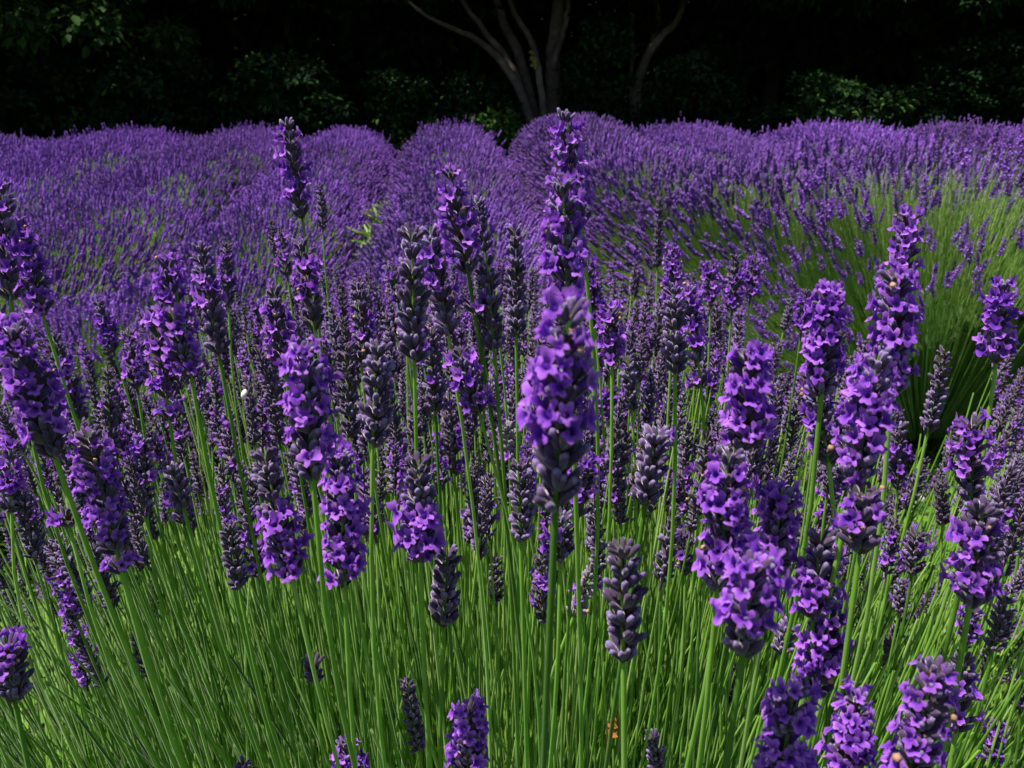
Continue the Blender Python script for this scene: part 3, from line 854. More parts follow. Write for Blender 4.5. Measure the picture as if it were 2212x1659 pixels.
SP_NEAR = [baked_head(0.060, 1.0, dn, 0.05, 1.0, 700 + i, CAL_C, FLO_B, 6, n=9).as_template() for i, dn in enumerate([0.0, 0.25, 0.5, 0.6, 0.4])]
def remat(t_):   # calyx 0 / bract 1 / dry 2 / floret 3 -> one purple ramp
    c = t_.tint.copy()
    fl = np.zeros(len(t_.v), bool)
    fl[t_.q[t_.qm == 3].ravel()] = True
    c = np.where(fl, 0.55 + 0.5 * c, 0.05 + 0.38 * c)
    t_.tint = c; t_.qm = np.zeros(len(t_.q), int); t_.tm = np.zeros(len(t_.t), int)
    return t_
SP_NEAR = [remat(t_) for t_ in SP_NEAR]
def lump_spike(seed, n, rings, petals):
    q_ = np.random.default_rng(seed)
    zs = np.linspace(0, 0.055, rings)
    rs = np.where(np.arange(rings) % 2 == 0, 0.0032, 0.0060) * q_.uniform(0.85, 1.15, rings)
    rs[0] = 0.002; rs[-1] = 0.0018
    t_ = lathe(zs, rs, n, tint=list(np.where(np.arange(rings) % 2 == 0, 0.12, 0.45)))
    t_.v[:, :2] += q_.normal(0, 0.0009, (len(t_.v), 2))
    m_ = MB(); m_.add(t_)
    if petals:
        a = q_.uniform(0, 6.28, petals); z = q_.uniform(0.006, 0.05, petals)
        d = np.stack([np.cos(a), np.sin(a), q_.uniform(0.0, 0.5, petals)], 1)
        card = T([[-0.0032, 0, 0], [0, -0.0026, 0.0012], [0.0032, 0, 0], [0, 0.003, 0.0012], [0, 0, -0.001]], t=[[0, 1, 4], [1, 2, 4], [2, 3, 4], [3, 0, 4]], tint=[0.85, 0.9, 0.85, 0.95, 0.65])
        m_.add(card, frames(d), np.stack([0.0075 * np.cos(a), 0.0075 * np.sin(a), z], 1), q_.uniform(0.8, 1.3, petals))
    return m_.as_template()
SP_MID = [lump_spike(60 + i, 5, 9, pt) for i, pt in enumerate([4, 8, 12, 9])]
SP_FAR = [lump_spike(80 + i, 4, 5, pt) for i, pt in enumerate([2, 3])]
NEAR_MESH = []
for t_ in SP_NEAR:
    m_ = MB(); m_.add(t_); NEAR_MESH.append(m_.mesh('flower_spike', [M_ROWSPIKE]))

class Row:
    def __init__(s, k, s0, s1, H, W=0.62, near=None):
        s.k, s.s0, s.s1, s.H0, s.W0, s.near = k, s0, s1, H, W, near
        s.up = {0: 0.5, 1: 0.42}.get(k, 0.95)
        s.ph = np.random.default_rng(300 + int(k * 10)).uniform(0, 6.28, 4)
    def shape(s, a):
        """Lateral position, height and half width at a along the row."""
        a = np.asarray(a, float)
        t = np.full_like(a, s.k * 1.2); H = np.full_like(a, s.H0); W = np.full_like(a, s.W0)
        if s.near:
            e = np.exp(-np.clip(a - s.s0, -0.6, None) / s.near[3])
            t = t + s.near[0] * e; H = H + s.near[1] * e; W = W + s.near[2] * e
        bump = 0.03 * np.sin(a * 6.9 + s.ph[0]) + 0.02 * np.sin(a * 4.1 + s.ph[1])
        return t + 0.03 * np.sin(a * 1.1 + s.ph[2]), H * (1 + bump), W * (1 + bump)
    def place(s, a, th, rho, el=0.0):
        """Point of the dome: a along, th from the vertical across, el along the end cap."""
        ac = np.clip(a, s.s0, s.s1)
        t, H, W = s.shape(ac)
        cx = dv[0] * ac + nv[0] * t; cy = dv[1] * ac + nv[1] * t
        over = (a - ac) / W                              # -1..1 on the caps
        c = np.sqrt(np.clip(1 - over ** 2, 0, 1))
        st, ct = np.sin(th), np.cos(th)
        lat = W * st * rho * c; alo = W * over * rho; hz = 0.16 + (H - 0.16) * np.sign(ct) * np.abs(ct) ** 0.8 * rho * c
        x = cx + nv[0] * lat + dv[0] * alo; y = cy + nv[1] * lat + dv[1] * alo
        g_ = ground_z(cx, cy)
        nrm = norm(np.stack([nv[0] * st * c + dv[0] * over, nv[1] * st * c + dv[1] * over, ct * c * 0.95 + s.up], -1))
        base = np.stack([cx + nv[0] * lat * 0.22 + dv[0] * alo * 0.3, cy + nv[1] * lat * 0.22 + dv[1] * alo * 0.3, g_ + 0.10 + 0 * cx], -1)
        return np.stack([x, y, g_ + hz], -1), nrm, base

def build_row(row, label, seed, detail):
    q_ = np.random.default_rng(seed)
    o = empty('lavender_row', [*(dv * (row.s0 + row.s1) / 2 + nv * row.k * 1.2), 0])
    o.location.z = float(ground_z(o.location.x, o.location.y))
    org = np.array(o.location)
    tag(o, label, 'lavender row', 'lavender rows running to the wood')
    # leafy mound
    na, nt_ = max(24, int((row.s1 - row.s0 + 1.2) / 0.07)), 25
    a = np.linspace(row.s0 - row.W0 * 0.97, row.s1 + row.W0 * 0.97, na); th = np.linspace(-R(100), R(100), nt_)
    A, TH = np.meshgrid(a, th, indexing='ij')
    rho = 0.58 + 0.05 * q_.normal(size=A.shape)
    P, _, _ = row.place(A, TH, rho)
    P[..., 2] = np.maximum(P[..., 2], ground_z(P[..., 0], P[..., 1]) - 0.03)
    ii, jj = np.meshgrid(np.arange(na - 1), np.arange(nt_ - 1), indexing='ij')
    q = np.stack([ii * nt_ + jj, (ii + 1) * nt_ + jj, (ii + 1) * nt_ + jj + 1, ii * nt_ + jj + 1], -1).reshape(-1, 4)
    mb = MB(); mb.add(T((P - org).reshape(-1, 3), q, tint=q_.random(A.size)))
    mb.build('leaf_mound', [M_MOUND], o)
    # flower spikes
    W = row.W0
    length = row.s1 - row.s0 + 1.6 * W
    dens = 900
    n = int(dens * length * W * 2.7 * (0.85 if detail == 2 else 1))
    a = row.s0 - 0.97 * W + q_.random(n) * (length + 0.3 * W)
    a = np.minimum(a, row.s1 + 0.97 * W)
    th = q_.uniform(-R(88), R(88), n)
    rho = 1 + q_.normal(0, 0.11 if detail == 2 else 0.055, n) + (q_.random(n) < 0.05) * q_.uniform(0.05, 0.14, n)
    if detail == 2: rho = np.minimum(rho, 1.07 + 0.02 * q_.random(n))
    P, Nn, B = row.place(a, th, rho)
    gap_ = np.sin(P[:, 0] * 5.1 + seed) * np.sin(P[:, 1] * 4.3 + 2 * seed) + 0.35 * np.sin(P[:, 0] * 11 + P[:, 1] * 9)
    keep = (gap_ < 1.25) | (q_.random(n) < 0.55)
    if detail == 2:   # the big near bush is bare of flowers low on its flank
        keep &= ~((a < row.s0 + 1.9) & (th < -R(8)) & (q_.random(n) < 0.16))
    if row.k == -1:   # green stems show on the near flank of the left row
        keep &= ~((a < row.s0 + 0.9) & (th > R(4)) & (q_.random(n) < 0.62))
    u, v, d = proj(P)
    keep &= (d > 0.9) & (u > -400) & (u < 2600)
    P, Nn, B, d, u, v = P[keep], Nn[keep], B[keep], d[keep], u[keep], v[keep]
    Nn = norm(Nn + q_.normal(0, 0.16, Nn.shape))
    n = len(P)
    sc = q_.uniform(0.68, 1.35, n) * np.where(d > 5, 1.08, 1.0) * (1.18 if detail == 2 else 1.0)
    base = P - Nn * (0.055 * sc)[:, None]
    rot = frames(Nn, roll=q_.uniform(0, 6.28, n))
    patch = 0.10 * np.sin(P[:, 0] * 2.3 + seed) * np.sin(P[:, 1] * 1.9) 
    tint = q_.normal(0.0, 0.13, n) + patch
    cls = np.where(d < 2.9, 0, np.where(d < 5.0, 1, 2))
    # the hundred spikes that show largest are parts of their own on the near rows
    single = np.zeros(n, bool)
    if detail:
        cand = np.where((cls == 0) & (u > 0) & (u < 2212) & (v > 200) & (v < 820))[0]
        cand = cand[np.argsort(d[cand])][:100]
        single[cand] = True
        for i in cand:
            so = bpy.data.objects.new('flower_spike', NEAR_MESH[q_.integers(len(NEAR_MESH))])
            col.objects.link(so); so.parent = o
            mm = Matrix((rot[i] * sc[i]).tolist()).to_4x4(); mm.translation = Vector((base[i] - org).tolist())
            so.matrix_local = mm
    mb = MB()
    for c, tps in ((0, SP_NEAR), (1, SP_MID), (2, SP_FAR)):
        pick = q_.integers(0, len(tps), n)
        for j, tp in enumerate(tps):
            s_ = (cls == c) & (pick == j) & ~single
            if s_.any():
                mb.add(tp, rot[s_], base[s_] - org, sc[s_], tint=tint[s_])
    tag(mb.build('flower_spikes', [M_ROWSPIKE], o), kind='stuff')
    # their stems
    s_ = d < 5.6
    if s_.any():
        mb = MB()
        b0, e0, n0 = B[s_] - org, base[s_] - org, Nn[s_]
        ln = np.linalg.norm(e0 - b0, axis=1, keepdims=True)
        mb.add(tubes(bez(b0, b0 + (e0 - b0) * 0.3, e0 - n0 * ln * 0.35, e0, 6), np.linspace(0.0013, 0.0010, 6), 3, np.repeat(q_.uniform(0, 1, (s_.sum(), 1)), 6, 1)))
        # green blades and bare shoots between the stems
        m = int(2200 * min(4.0, 5.6 - row.s0) * (2.8 if detail == 2 else 0.7 if row.k == -1 else 0.12))
        a = row.s0 - 0.97 * W + q_.random(m) * (min(row.s1, 5.2) - row.s0 + W)
        th = q_.uniform(-R(98), R(98), m)
        rho = q_.uniform(0.78, 0.97, m)
        P2, N2, B2 = row.place(a, th, rho)
        N2 = norm(N2 + q_.normal(0, 0.10, N2.shape))
        P2, B2 = P2 - org, B2 - org
        ln = np.linalg.norm(P2 - B2, axis=1, keepdims=True)
        mb.add(tubes(bez(B2, B2 + (P2 - B2) * 0.3, P2 - N2 * ln * 0.3, P2, 5), np.linspace(0.0016, 0.0008, 5), 3, np.repeat(q_.uniform(0.1, 1.1 if detail == 2 else 0.8, (m, 1)), 5, 1)))
        tag(mb.build('stems', [M_ROWSTEM], o), kind='stuff')
    return o

ROWS = [
 (Row(0, 2.3, 8.5, 0.78, 0.55), 'central lavender row ending in the round dome left of the tree trunks', 1),
 (Row(-1, 2.2, 10.0, 0.70, 0.50), 'lavender row ending in the small dome left of the central dome', 1),
 (Row(1, 2.75, 9.4, 0.77, 0.62, (0.55, 0.40, 0.30, 1.4)), 'lavender row at right with the big near bush of long green stems', 2),
 (Row(-2, 2.6, 10.5, 0.72, 0.70), 'lavender row ending in the dome behind the lone tall spike', 0),
 (Row(2, 3.4, 8.4, 0.64, 0.80), 'second lavender row right of the tree trunks, behind the long-stemmed bush', 0),
 (Row(-3, 3.6, 9.6, 0.74, 0.82), 'third lavender row left of the central dome', 0),
 (Row(3, 4.4, 8.0, 0.66, 0.80), 'third lavender row right of the central dome, below the bright shrub', 0),
 (Row(-4, 4.8, 9.2, 0.74, 0.82), 'fourth lavender row left of the central dome', 0),
 (Row(4, 5.2, 7.8, 0.66, 0.80), 'fourth lavender row right of the central dome', 0),
 (Row(-5, 6.0, 9.0, 0.74, 0.82), 'outermost lavender row at the left edge', 0),
 (Row(5, 6.0, 7.8, 0.66, 0.80), 'outermost lavender row at the right edge', 0),
]
for i, (rw, lb, dt) in enumerate(ROWS):
    build_row(rw, lb, 20 + i, dt)

# ------------------------------------------------------------------ grass path, clover, weeds, dead leaf
r_ = np.random.default_rng(9)
n = 42000
x = r_.uniform(-3.2, 3.4, n); y = r_.uniform(0.2, 3.8, n)
keep = np.abs(x) < 1.1 + y * 0.75
x, y = x[keep], y[keep]; n = len(x)
dirs = norm(np.stack([r_.normal(0, 0.5, n), r_.normal(0, 0.5, n), np.ones(n)], 1))
mb = MB()
mb.add(blades(np.stack([x, y, ground_z(x, y) - 0.003], 1), dirs, r_.uniform(0.03, 0.10, n), r_.uniform(0.0012, 0.0026, n), r_.normal(0, 0.015, (n, 3)), np.clip(r_.normal(0.6, 0.25, n), 0, 1)))
tag(mb.build('grass', [M_GRASS]), 'short bright grass on the path between the lavender bushes', 'grass', kind='stuff')

leaf3 = MB()
for k in range(3):
    a = k * 2.094
    an = np.linspace(0, 2 * math.pi, 9)[:-1]
    v = np.stack([0.008 * np.cos(an) + 0.008, 0.007 * np.sin(an), 0.0015 * np.cos(2 * an)], 1)
    c_, s_ = math.cos(a), math.sin(a)
    v = v @ np.array([[c_, s_, 0], [-s_, c_, 0], [0, 0, 1]])
    v = np.concatenate([v, [v.mean(0) - [0, 0, 0.001]]])
    leaf3.add(T(v, t=[[i, (i + 1) % 8, 8] for i in range(8)]))
LEAF3 = leaf3.as_template()
n = 17000
x = r_.uniform(-2.8, 3.2, n); y = r_.uniform(0.3, 3.4, n)
keep = (np.abs(x) < 1.0 + y * 0.75) & (np.sin(x * 3 + 1) * np.sin(y * 2.6) > -0.35)
x, y = x[keep], y[keep]; n = len(x)
mb = MB()
mb.add(LEAF3, frames(np.stack([r_.normal(0, 0.3, n), r_.normal(0, 0.3, n), np.ones(n)], 1), roll=r_.uniform(0, 6, n)), np.stack([x, y, ground_z(x, y) + r_.uniform(0.01, 0.06, n)], 1), r_.uniform(0.7, 1.5, n), tint=r_.uniform(0, 1, n))
tag(mb.build('clover_leaves', [M_CLOVERLEAF]), 'low clover leaves covering the grass path', 'clover', kind='stuff')

def on_ground(u, v, lift=0.0):
    d = 0.3
    for _ in range(400):
        P = at(u, v, d)
        if P[2] <= ground_z(P[0], P[1]) + lift: break
        d += 0.01
    return P
CLOV = [(1950, 1030, 'white clover flower between the grey spikes over the bright grass'), (1990, 1078, 'white clover flower left of the small dark bud spike at right'),
        (2062, 1118, 'white clover flower right of the small dark bud spike at right'), (2080, 1010, 'white clover flower highest in the bright grass at right'),
        (2055, 1250, 'white clover flower lowest in the bright grass at right')]
for u, v, lb in CLOV:
    P = on_ground(u, v, 0.07)
    o = empty('clover_flower', [P[0], P[1], float(ground_z(P[0], P[1]))])
    tag(o, lb, 'clover flower', 'white clover flowers in the path')
    hz = P[2] - o.location.z
    mb = MB(); mb.add(tubes(np.array([[[0, 0, 0], [0.003, 0, hz * 0.5], [0, 0, hz]]]), np.array([0.001, 0.0009, 0.0008]), 5)); mb.build('stem', [M_GRASS], o)
    k = 46
    i_ = np.arange(k) + 0.5; ph = np.arccos(1 - 1.7 * i_ / k); ga = i_ * 2.39996
    dd = np.stack([np.sin(ph) * np.cos(ga), np.sin(ph) * np.sin(ga), np.cos(ph)], 1)
    mb = MB(); mb.add(lathe([0, 0.003, 0.006], [0.0005, 0.0012, 0.0007], 4, tint=[0, 0.6, 1.0]), frames(dd), dd * 0.0035 + [0, 0, hz], 1.1)
    mb.build('flower_ball', [M_WHITE], o)

# white petal caught in the left thicket
P = at(527, 851, 0.66)
mb = MB()
an = np.linspace(0, 2 * math.pi, 13)[:-1]
v = np.concatenate([[[0, 0, 0.0008]], np.stack([0.0022 * np.cos(an), 0.0042 * np.sin(an), 0.0007 * np.cos(2 * an)], 1)])
v2 = np.concatenate([v, v - [0, 0, 0.0004]])
tr = [[0, 1 + i, 1 + (i + 1) % 12] for i in range(12)] + [[13, 14 + (i + 1) % 12, 14 + i] for i in range(12)]
qd = [[1 + i, 14 + i, 14 + (i + 1) % 12, 1 + (i + 1) % 12] for i in range(12)]
mb.add(T(v2, qd, tr, tint=np.full(26, 0.9)), frames(np.array([[0.2, -0.8, 0.45]])))
o = mb.build('fallen_petal', [M_WHITE]); o.location = P.tolist()
tag(o, 'single white petal caught among grey buds right of the black-bracted spike', 'petal')

# yellow-green weed in the valley left of the central row
P = np.array([*(dv * 3.6 + nv * -0.62), 0]); P[2] = ground_z(P[0], P[1])
for (ss, tt, hh, lb) in [(5.4, -0.58, 0.46, 'pale yellow-green weed nearest in the furrow left of the central row'), (6.3, -0.60, 0.44, 'smaller green weed farther up the furrow left of the central row'), (3.2, -1.75, 0.40, 'green grass tuft showing in the gap at left')]:
    pos = dv * ss + nv * tt
    g0 = float(ground_z(pos[0], pos[1]))
    o = empty('weed', [pos[0], pos[1], g0]); tag(o, lb, 'weed')
    n = 110
    z = r_.uniform(0.05, hh, n); a = r_.uniform(0, 6.28, n); rr = r_.uniform(0.0, 0.13, n)
    root = np.stack([rr * np.cos(a), rr * np.sin(a), z], 1)
    dirs = norm(np.stack([np.cos(a), np.sin(a), np.full(n, 0.6)], 1) + r_.normal(0, 0.3, (n, 3)))
    mb = MB(); mb.add(blades(root, dirs, r_.uniform(0.05, 0.10, n), r_.uniform(0.008, 0.016, n), r_.normal(0, 0.015, (n, 3)) - [0, 0, 0.015], r_.uniform(0, 1, n), K=5))
    mb.build('leaves', [M_WEED], o)
    mb = MB(); st = np.stack([np.zeros((9, 3)), np.stack([r_.normal(0, 0.06, 9), r_.normal(0, 0.06, 9), np.full(9, hh)], 1)], 1)
    mb.add(tubes(st, np.array([0.003, 0.002]), 5)); mb.build('stem', [M_STEM], o)

# rust-brown dead leaf at the foot of the bush
P = at(1312, 1605, 0.82)
n = 15
t = np.linspace(0, 1, n)
wv = 0.013 * np.sin(np.pi * t) ** 0.8 * (1 + 0.35 * np.sin(t * 22))
V = 0.55 * np.stack([np.stack([-wv, 0.05 * t, 0.004 * np.sin(6 * t)], 1), np.stack([0 * wv, 0.05 * t, -0.003 + 0 * t], 1), np.stack([wv, 0.05 * t, 0.005 * np.cos(5 * t)], 1)], 1)
q = [[k * 3 + j, k * 3 + j + 1, (k + 1) * 3 + j + 1, (k + 1) * 3 + j] for k in range(n - 1) for j in (0, 1)]
mb = MB(); mb.add(T(V.reshape(-1, 3), q, tint=r_.random(n * 3)), frames(np.array([[0.1, -0.5, 0.8]])))
o = mb.build('dead_leaf', [M_DEAD]); o.location = P.tolist()
tag(o, 'rust brown dead leaf caught between stems at the bottom edge', 'leaf')

# ------------------------------------------------------------------ the wood behind the field
def leafcard(seed):
    """A pointed leaf folded on its midrib, about 1 long."""
    return T([[0, 0, 0], [-0.30, 0.30, 0.07], [0, 0.38, -0.03], [0.30, 0.30, 0.07], [-0.22, 0.70, 0.04], [0, 0.72, -0.06], [0.22, 0.70, 0.04], [0, 1.05, -0.14]],
             q=[[0, 2, 1, 0][:4]] if False else [[1, 2, 5, 4], [2, 3, 6, 5]], t=[[0, 2, 1], [0, 3, 2], [4, 5, 7], [5, 6, 7]])
LEAFCARD = leafcard(0)

def leaf_cloud(mb, centres, radii, per, size, q_, tint0=0.35, flat=0.6, droop=0.3):
    """Clumps of leaves: each clump an uneven ellipsoid shell of small leaves, some bright, some dark."""
    for c, rd in zip(centres, radii):
        n = max(6, int(per * q_.uniform(0.7, 1.3)))
        d = norm(q_.normal(size=(n, 3)))
        rr = rd * q_.random(n) ** 0.45
        p = c + d * rr[:, None] * [1, 1, flat]
        dirn = norm(d * [1, 1, 0.4] + q_.normal(0, 0.5, (n, 3)) + [0, 0, -droop])
        up = norm(np.stack([q_.normal(0, 0.45, n), q_.normal(0, 0.45, n), np.ones(n)], 1))
        x_ = norm(np.cross(dirn, up)); z_ = np.cross(x_, dirn)
        rot = np.stack([x_, dirn, z_], 2)
        mb.add(LEAFCARD, rot, p, size * q_.uniform(0.6, 1.3, n), tint=np.clip(q_.normal(tint0 + q_.normal(0, 0.12), 0.14, n), 0, 1))

def limb(pts, r0, r1, K=14, sides=8, wob=0.02, q_=None):
    pts = np.asarray(pts, float)
    t = np.linspace(0, 1, len(pts)); tt = np.linspace(0, 1, K)
    # smooth interpolation (Catmull-like through cubic blending of linear pieces)
    P = np.stack([np.interp(tt, t, pts[:, k]) for k in range(3)], 1)
    for _ in range(2):
        P[1:-1] = 0.25 * P[:-2] + 0.5 * P[1:-1] + 0.25 * P[2:]
    if q_ is not None:
        P[1:-1] += q_.normal(0, wob, (K - 2, 3)) * 0.5
    return tubes(P[None], np.linspace(r0, r1, K), sides, (0.5 + (q_.normal(0, 0.15, K) if q_ is not None else 0))[None])

TREEG = 'trees along the edge of the wood'
def crown(o, org, cx, cy, z0, z1, rx, ry, nclump, per, size, q_, tint0, m=None):  # crowns spread forward overhead, out of view, to shade the undergrowth
    c = np.stack([cx + rx * q_.uniform(-1, 1, nclump), cy + ry * q_.uniform(-1, 1, nclump), q_.uniform(z0, z1, nclump)], 1)
    e = ((c[:, 0] - cx) / rx) ** 2 + ((c[:, 1] - cy) / ry) ** 2
    c[:, 2] = np.where(e > 1, z0 + (c[:, 2] - z0) * 0.6, c[:, 2])
    mb = MB(); leaf_cloud(mb, c - org, q_.uniform(0.25, 0.6, nclump), per, size, q_, tint0)
    mb.build('crown', [m or M_TREELEAF], o)

# the many-stemmed tree behind the central dome
q_ = np.random.default_rng(77)
D0 = 12.8
def tp3(u, v, dz=0.0): return at(u, v, D0 + dz)
g0 = at(1168, 300, D0); org = np.array([g0[0], g0[1], float(ground_z(g0[0], g0[1]))])
main = empty('multi_stemmed_tree', org); tag(main, 'bare multi-stemmed tree with spreading grey limbs behind the central dome', 'tree', TREEG)
LIMBS = [
 ([(1172, 300, 0), (1135, 215, 0), (1098, 145, 0), (1050, 92, -.2), (985, 65, -.5), (920, 38, -.9), (840, -40, -1.2)], 0.13, 0.016),
 ([(1165, 300, .1), (1122, 185, .1), (1105, 140, .1), (1060, 80, 0), (1010, 25, -.1), (960, -60, -.3), (900, -160, -.5)], 0.12, 0.02),
 ([(1176, 300, .2), (1140, 190, .3), (1120, 110, .3), (1090, 60, .3), (1075, 0, .4), (1060, -150, .5)], 0.14, 0.08),
 ([(1182, 300, -.15), (1172, 200, -.2), (1160, 130, -.2), (1145, 75, -.15), (1115, 40, 0), (1098, 0, .1), (1080, -160, .1)], 0.085, 0.05),
 ([(1190, 300, .1), (1196, 190, .15), (1192, 130, .2), (1200, 70, .2), (1208, 0, .3), (1212, -200, .3)], 0.19, 0.12),
 ([(1196, 150, .0), (1208, 100, -.1), (1222, 50, -.2), (1230, 0, -.2), (1226, -140, -.2)], 0.07, 0.045),
]
for pts, r0, r1 in LIMBS:
    P = np.array([at(u, v, D0 + dz) for u, v, dz in pts]) - org
    if pts[0][1] == 300: P[0, 2] = -0.05
    mb = MB(); mb.add(limb(P, r0 * 0.72, r1 * 0.72, 18, 9, 0.02, q_)); mb.build('limb', [M_BARK], main)
lp = at(1153, 138, D0 - 0.30) - org
mb = MB(); 
for k in range(14):
    mb.add(lathe([0, 0.01, 0.02], [0.035, 0.03, 0.012], 7, tint=[0.2, 0.5, 0.8]), frames(np.array([[q_.normal(0, .4), -1, q_.normal(0, .4)]])), (lp + q_.normal(0, 1, 3) * [0.035, 0.01, 0.06])[None], q_.uniform(0.6, 1.2))
mb.build('lichen_patch', [M_LICHEN], main)
crown(main, org, org[0], org[1] + 0.1, 2.35, 6.0, 2.4, 2.6, 120, 140, 0.14, q_, 0.3)

# second tree right of it
D1 = 13.4
g0 = at(1375, 300, D1); org = np.array([g0[0], g0[1], float(ground_z(g0[0], g0[1]))])
o = empty('forked_tree', org); tag(o, 'slim leaning tree with a forked trunk right of the bare multi-stemmed tree', 'tree', TREEG)
for pts, r0, r1 in [([(1366, 310, 0), (1372, 220, 0), (1385, 150, 0), (1410, 95, 0), (1445, 65, -.1), (1472, 40, -.1), (1480, -20, -.1), (1492, -150, 0)], 0.14, 0.05),
                    ([(1408, 100, 0), (1420, 60, .1), (1422, 30, .1), (1416, -10, .2), (1420, -160, .2)], 0.08, 0.05),
                    ([(1362, 310, .3), (1363, 200, .3), (1368, 100, .3), (1362, 0, .3), (1358, -150, .3)], 0.06, 0.045)]:
    P = np.array([at(u, v, D1 + dz) for u, v, dz in pts]) - org
    if pts[0][1] == 310: P[0, 2] = -0.05
    mb = MB(); mb.add(limb(P, r0 * 0.7, r1 * 0.7, 18, 8, 0.02, q_)); mb.build('limb', [M_BARK], o)
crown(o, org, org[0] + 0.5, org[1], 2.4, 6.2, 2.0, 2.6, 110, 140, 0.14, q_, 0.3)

# other trees of the wood's edge: low-hanging crowns, dark trunks; leaf tint raised to paint sunlit sprays
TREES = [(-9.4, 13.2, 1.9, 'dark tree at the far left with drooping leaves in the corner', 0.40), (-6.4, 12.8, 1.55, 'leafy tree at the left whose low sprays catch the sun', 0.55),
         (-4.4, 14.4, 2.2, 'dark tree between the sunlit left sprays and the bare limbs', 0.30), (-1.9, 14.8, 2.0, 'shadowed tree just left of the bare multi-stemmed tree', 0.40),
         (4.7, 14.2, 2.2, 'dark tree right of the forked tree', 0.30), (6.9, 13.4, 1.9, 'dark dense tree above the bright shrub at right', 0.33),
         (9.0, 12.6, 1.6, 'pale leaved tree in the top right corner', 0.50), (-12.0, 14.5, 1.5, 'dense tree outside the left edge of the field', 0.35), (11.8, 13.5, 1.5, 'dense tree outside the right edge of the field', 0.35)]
for x, y, z0, lb, t0 in TREES:
    y += 1.3
    z_g = float(ground_z(x, y)); org = np.array([x, y, z_g])
    o = empty('broadleaf_tree', org); tag(o, lb, 'tree', TREEG)
    lean = q_.normal(0, 0.25, 2)
    top = np.array([lean[0], lean[1] + 0.4, 4.6])
    mb = MB(); mb.add(limb([[0, 0, -0.05], [lean[0] * .2, 0.05, 1.2], [lean[0] * .6, .2, 2.6], top], 0.17, 0.07, 14, 9, 0.03, q_))
    for k in range(5):
        h0 = q_.uniform(1.6, 3.4); a_ = q_.uniform(0, 6.28)
        st = np.array([lean[0] * h0 / 4.6, 0.3 * h0 / 4.6, h0]); en = st + [1.3 * math.cos(a_), 1.3 * math.sin(a_), q_.uniform(0.5, 1.4)]
        mb.add(limb([st, (st + en) / 2 + [0, 0, 0.15], en], 0.06, 0.02, 8, 6, 0.03, q_))
    mb.build('trunk', [M_DARKBARK], o)
    crown(o, org, x, y - 1.3, z0, 6.2, 1.95, 2.3, 130, 150, 0.13, q_, t0)

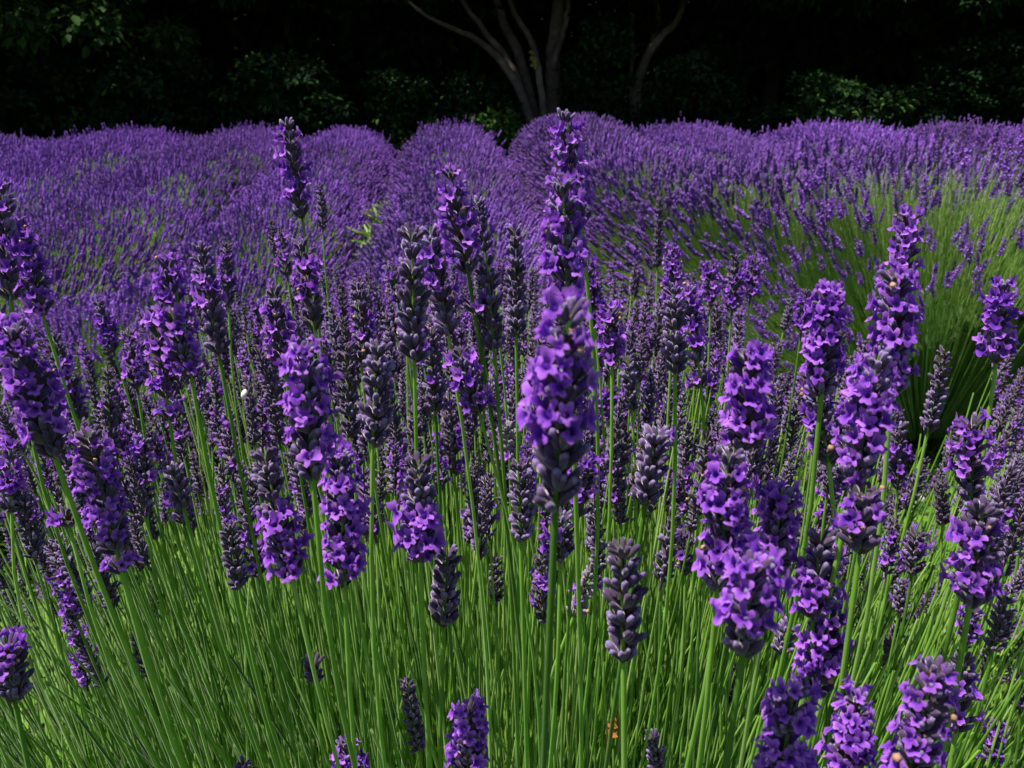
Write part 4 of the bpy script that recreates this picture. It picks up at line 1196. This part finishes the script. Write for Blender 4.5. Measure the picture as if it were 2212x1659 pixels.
SHRUBG = 'shrubs under the trees'
SHRUBS = [  # x, y, height, half width, tint (sunlit shrubs painted brighter), leaf size, label
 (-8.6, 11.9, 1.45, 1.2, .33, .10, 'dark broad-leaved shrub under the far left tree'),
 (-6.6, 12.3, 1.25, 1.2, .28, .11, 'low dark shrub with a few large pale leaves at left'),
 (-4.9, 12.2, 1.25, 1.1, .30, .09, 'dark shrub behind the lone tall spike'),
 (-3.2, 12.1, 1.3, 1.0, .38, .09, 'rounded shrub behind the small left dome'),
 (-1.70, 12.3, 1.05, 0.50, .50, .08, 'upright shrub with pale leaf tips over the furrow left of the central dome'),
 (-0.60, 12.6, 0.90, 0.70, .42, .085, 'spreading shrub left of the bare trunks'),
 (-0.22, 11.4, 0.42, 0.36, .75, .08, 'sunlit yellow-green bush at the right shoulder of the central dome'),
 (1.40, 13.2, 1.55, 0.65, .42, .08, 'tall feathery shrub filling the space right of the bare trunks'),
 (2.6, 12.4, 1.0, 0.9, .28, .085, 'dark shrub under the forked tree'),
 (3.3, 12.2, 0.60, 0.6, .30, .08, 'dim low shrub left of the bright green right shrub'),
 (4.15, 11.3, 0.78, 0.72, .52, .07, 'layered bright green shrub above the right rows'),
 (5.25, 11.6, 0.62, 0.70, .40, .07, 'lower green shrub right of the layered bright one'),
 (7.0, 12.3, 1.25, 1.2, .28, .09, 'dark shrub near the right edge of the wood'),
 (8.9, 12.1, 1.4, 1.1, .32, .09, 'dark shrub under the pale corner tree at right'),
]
for x, y, hgt, hw, t0, ls, lb in SHRUBS:
    z_g = float(ground_z(x, y)); org = np.array([x, y, z_g])
    hh = hgt + 0.35
    o = empty('shrub', org); tag(o, lb, 'shrub', SHRUBG)
    mb = MB()
    for k in range(7):
        a_ = q_.uniform(0, 6.28)
        en = np.array([hw * 0.7 * math.cos(a_), hw * 0.6 * math.sin(a_), hh * q_.uniform(0.35, 0.65)])
        mb.add(limb([[0, 0, -0.03], en * [0.4, 0.4, 0.5], en], 0.022, 0.008, 8, 5, 0.02, q_))
    mb.build('stems', [M_DARKBARK], o)
    nc = int(46 * hw * hh)
    a_ = q_.uniform(0, 6.28, nc); zz = q_.random(nc)
    pr = np.sqrt(np.clip(1 - (zz * 1.0 - 0.25) ** 2 / 0.62, 0.04, 1)) * hw * np.sqrt(q_.random(nc))
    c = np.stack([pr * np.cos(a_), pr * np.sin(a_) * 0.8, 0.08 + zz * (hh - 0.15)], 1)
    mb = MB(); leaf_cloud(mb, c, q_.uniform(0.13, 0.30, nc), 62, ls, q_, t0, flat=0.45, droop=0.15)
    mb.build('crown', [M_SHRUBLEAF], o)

# the depth of the wood, one mass of foliage
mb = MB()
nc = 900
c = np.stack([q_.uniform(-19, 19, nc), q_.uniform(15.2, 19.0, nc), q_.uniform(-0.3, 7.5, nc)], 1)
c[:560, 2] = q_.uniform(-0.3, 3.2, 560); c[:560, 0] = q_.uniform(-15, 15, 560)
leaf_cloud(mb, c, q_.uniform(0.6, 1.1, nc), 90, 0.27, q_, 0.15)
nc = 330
c = np.stack([q_.uniform(-19, 19, nc), q_.uniform(13.5, 22.0, nc), q_.uniform(6.4, 8.6, nc)], 1)  # leaf roof added overhead, out of view, to shade the bank
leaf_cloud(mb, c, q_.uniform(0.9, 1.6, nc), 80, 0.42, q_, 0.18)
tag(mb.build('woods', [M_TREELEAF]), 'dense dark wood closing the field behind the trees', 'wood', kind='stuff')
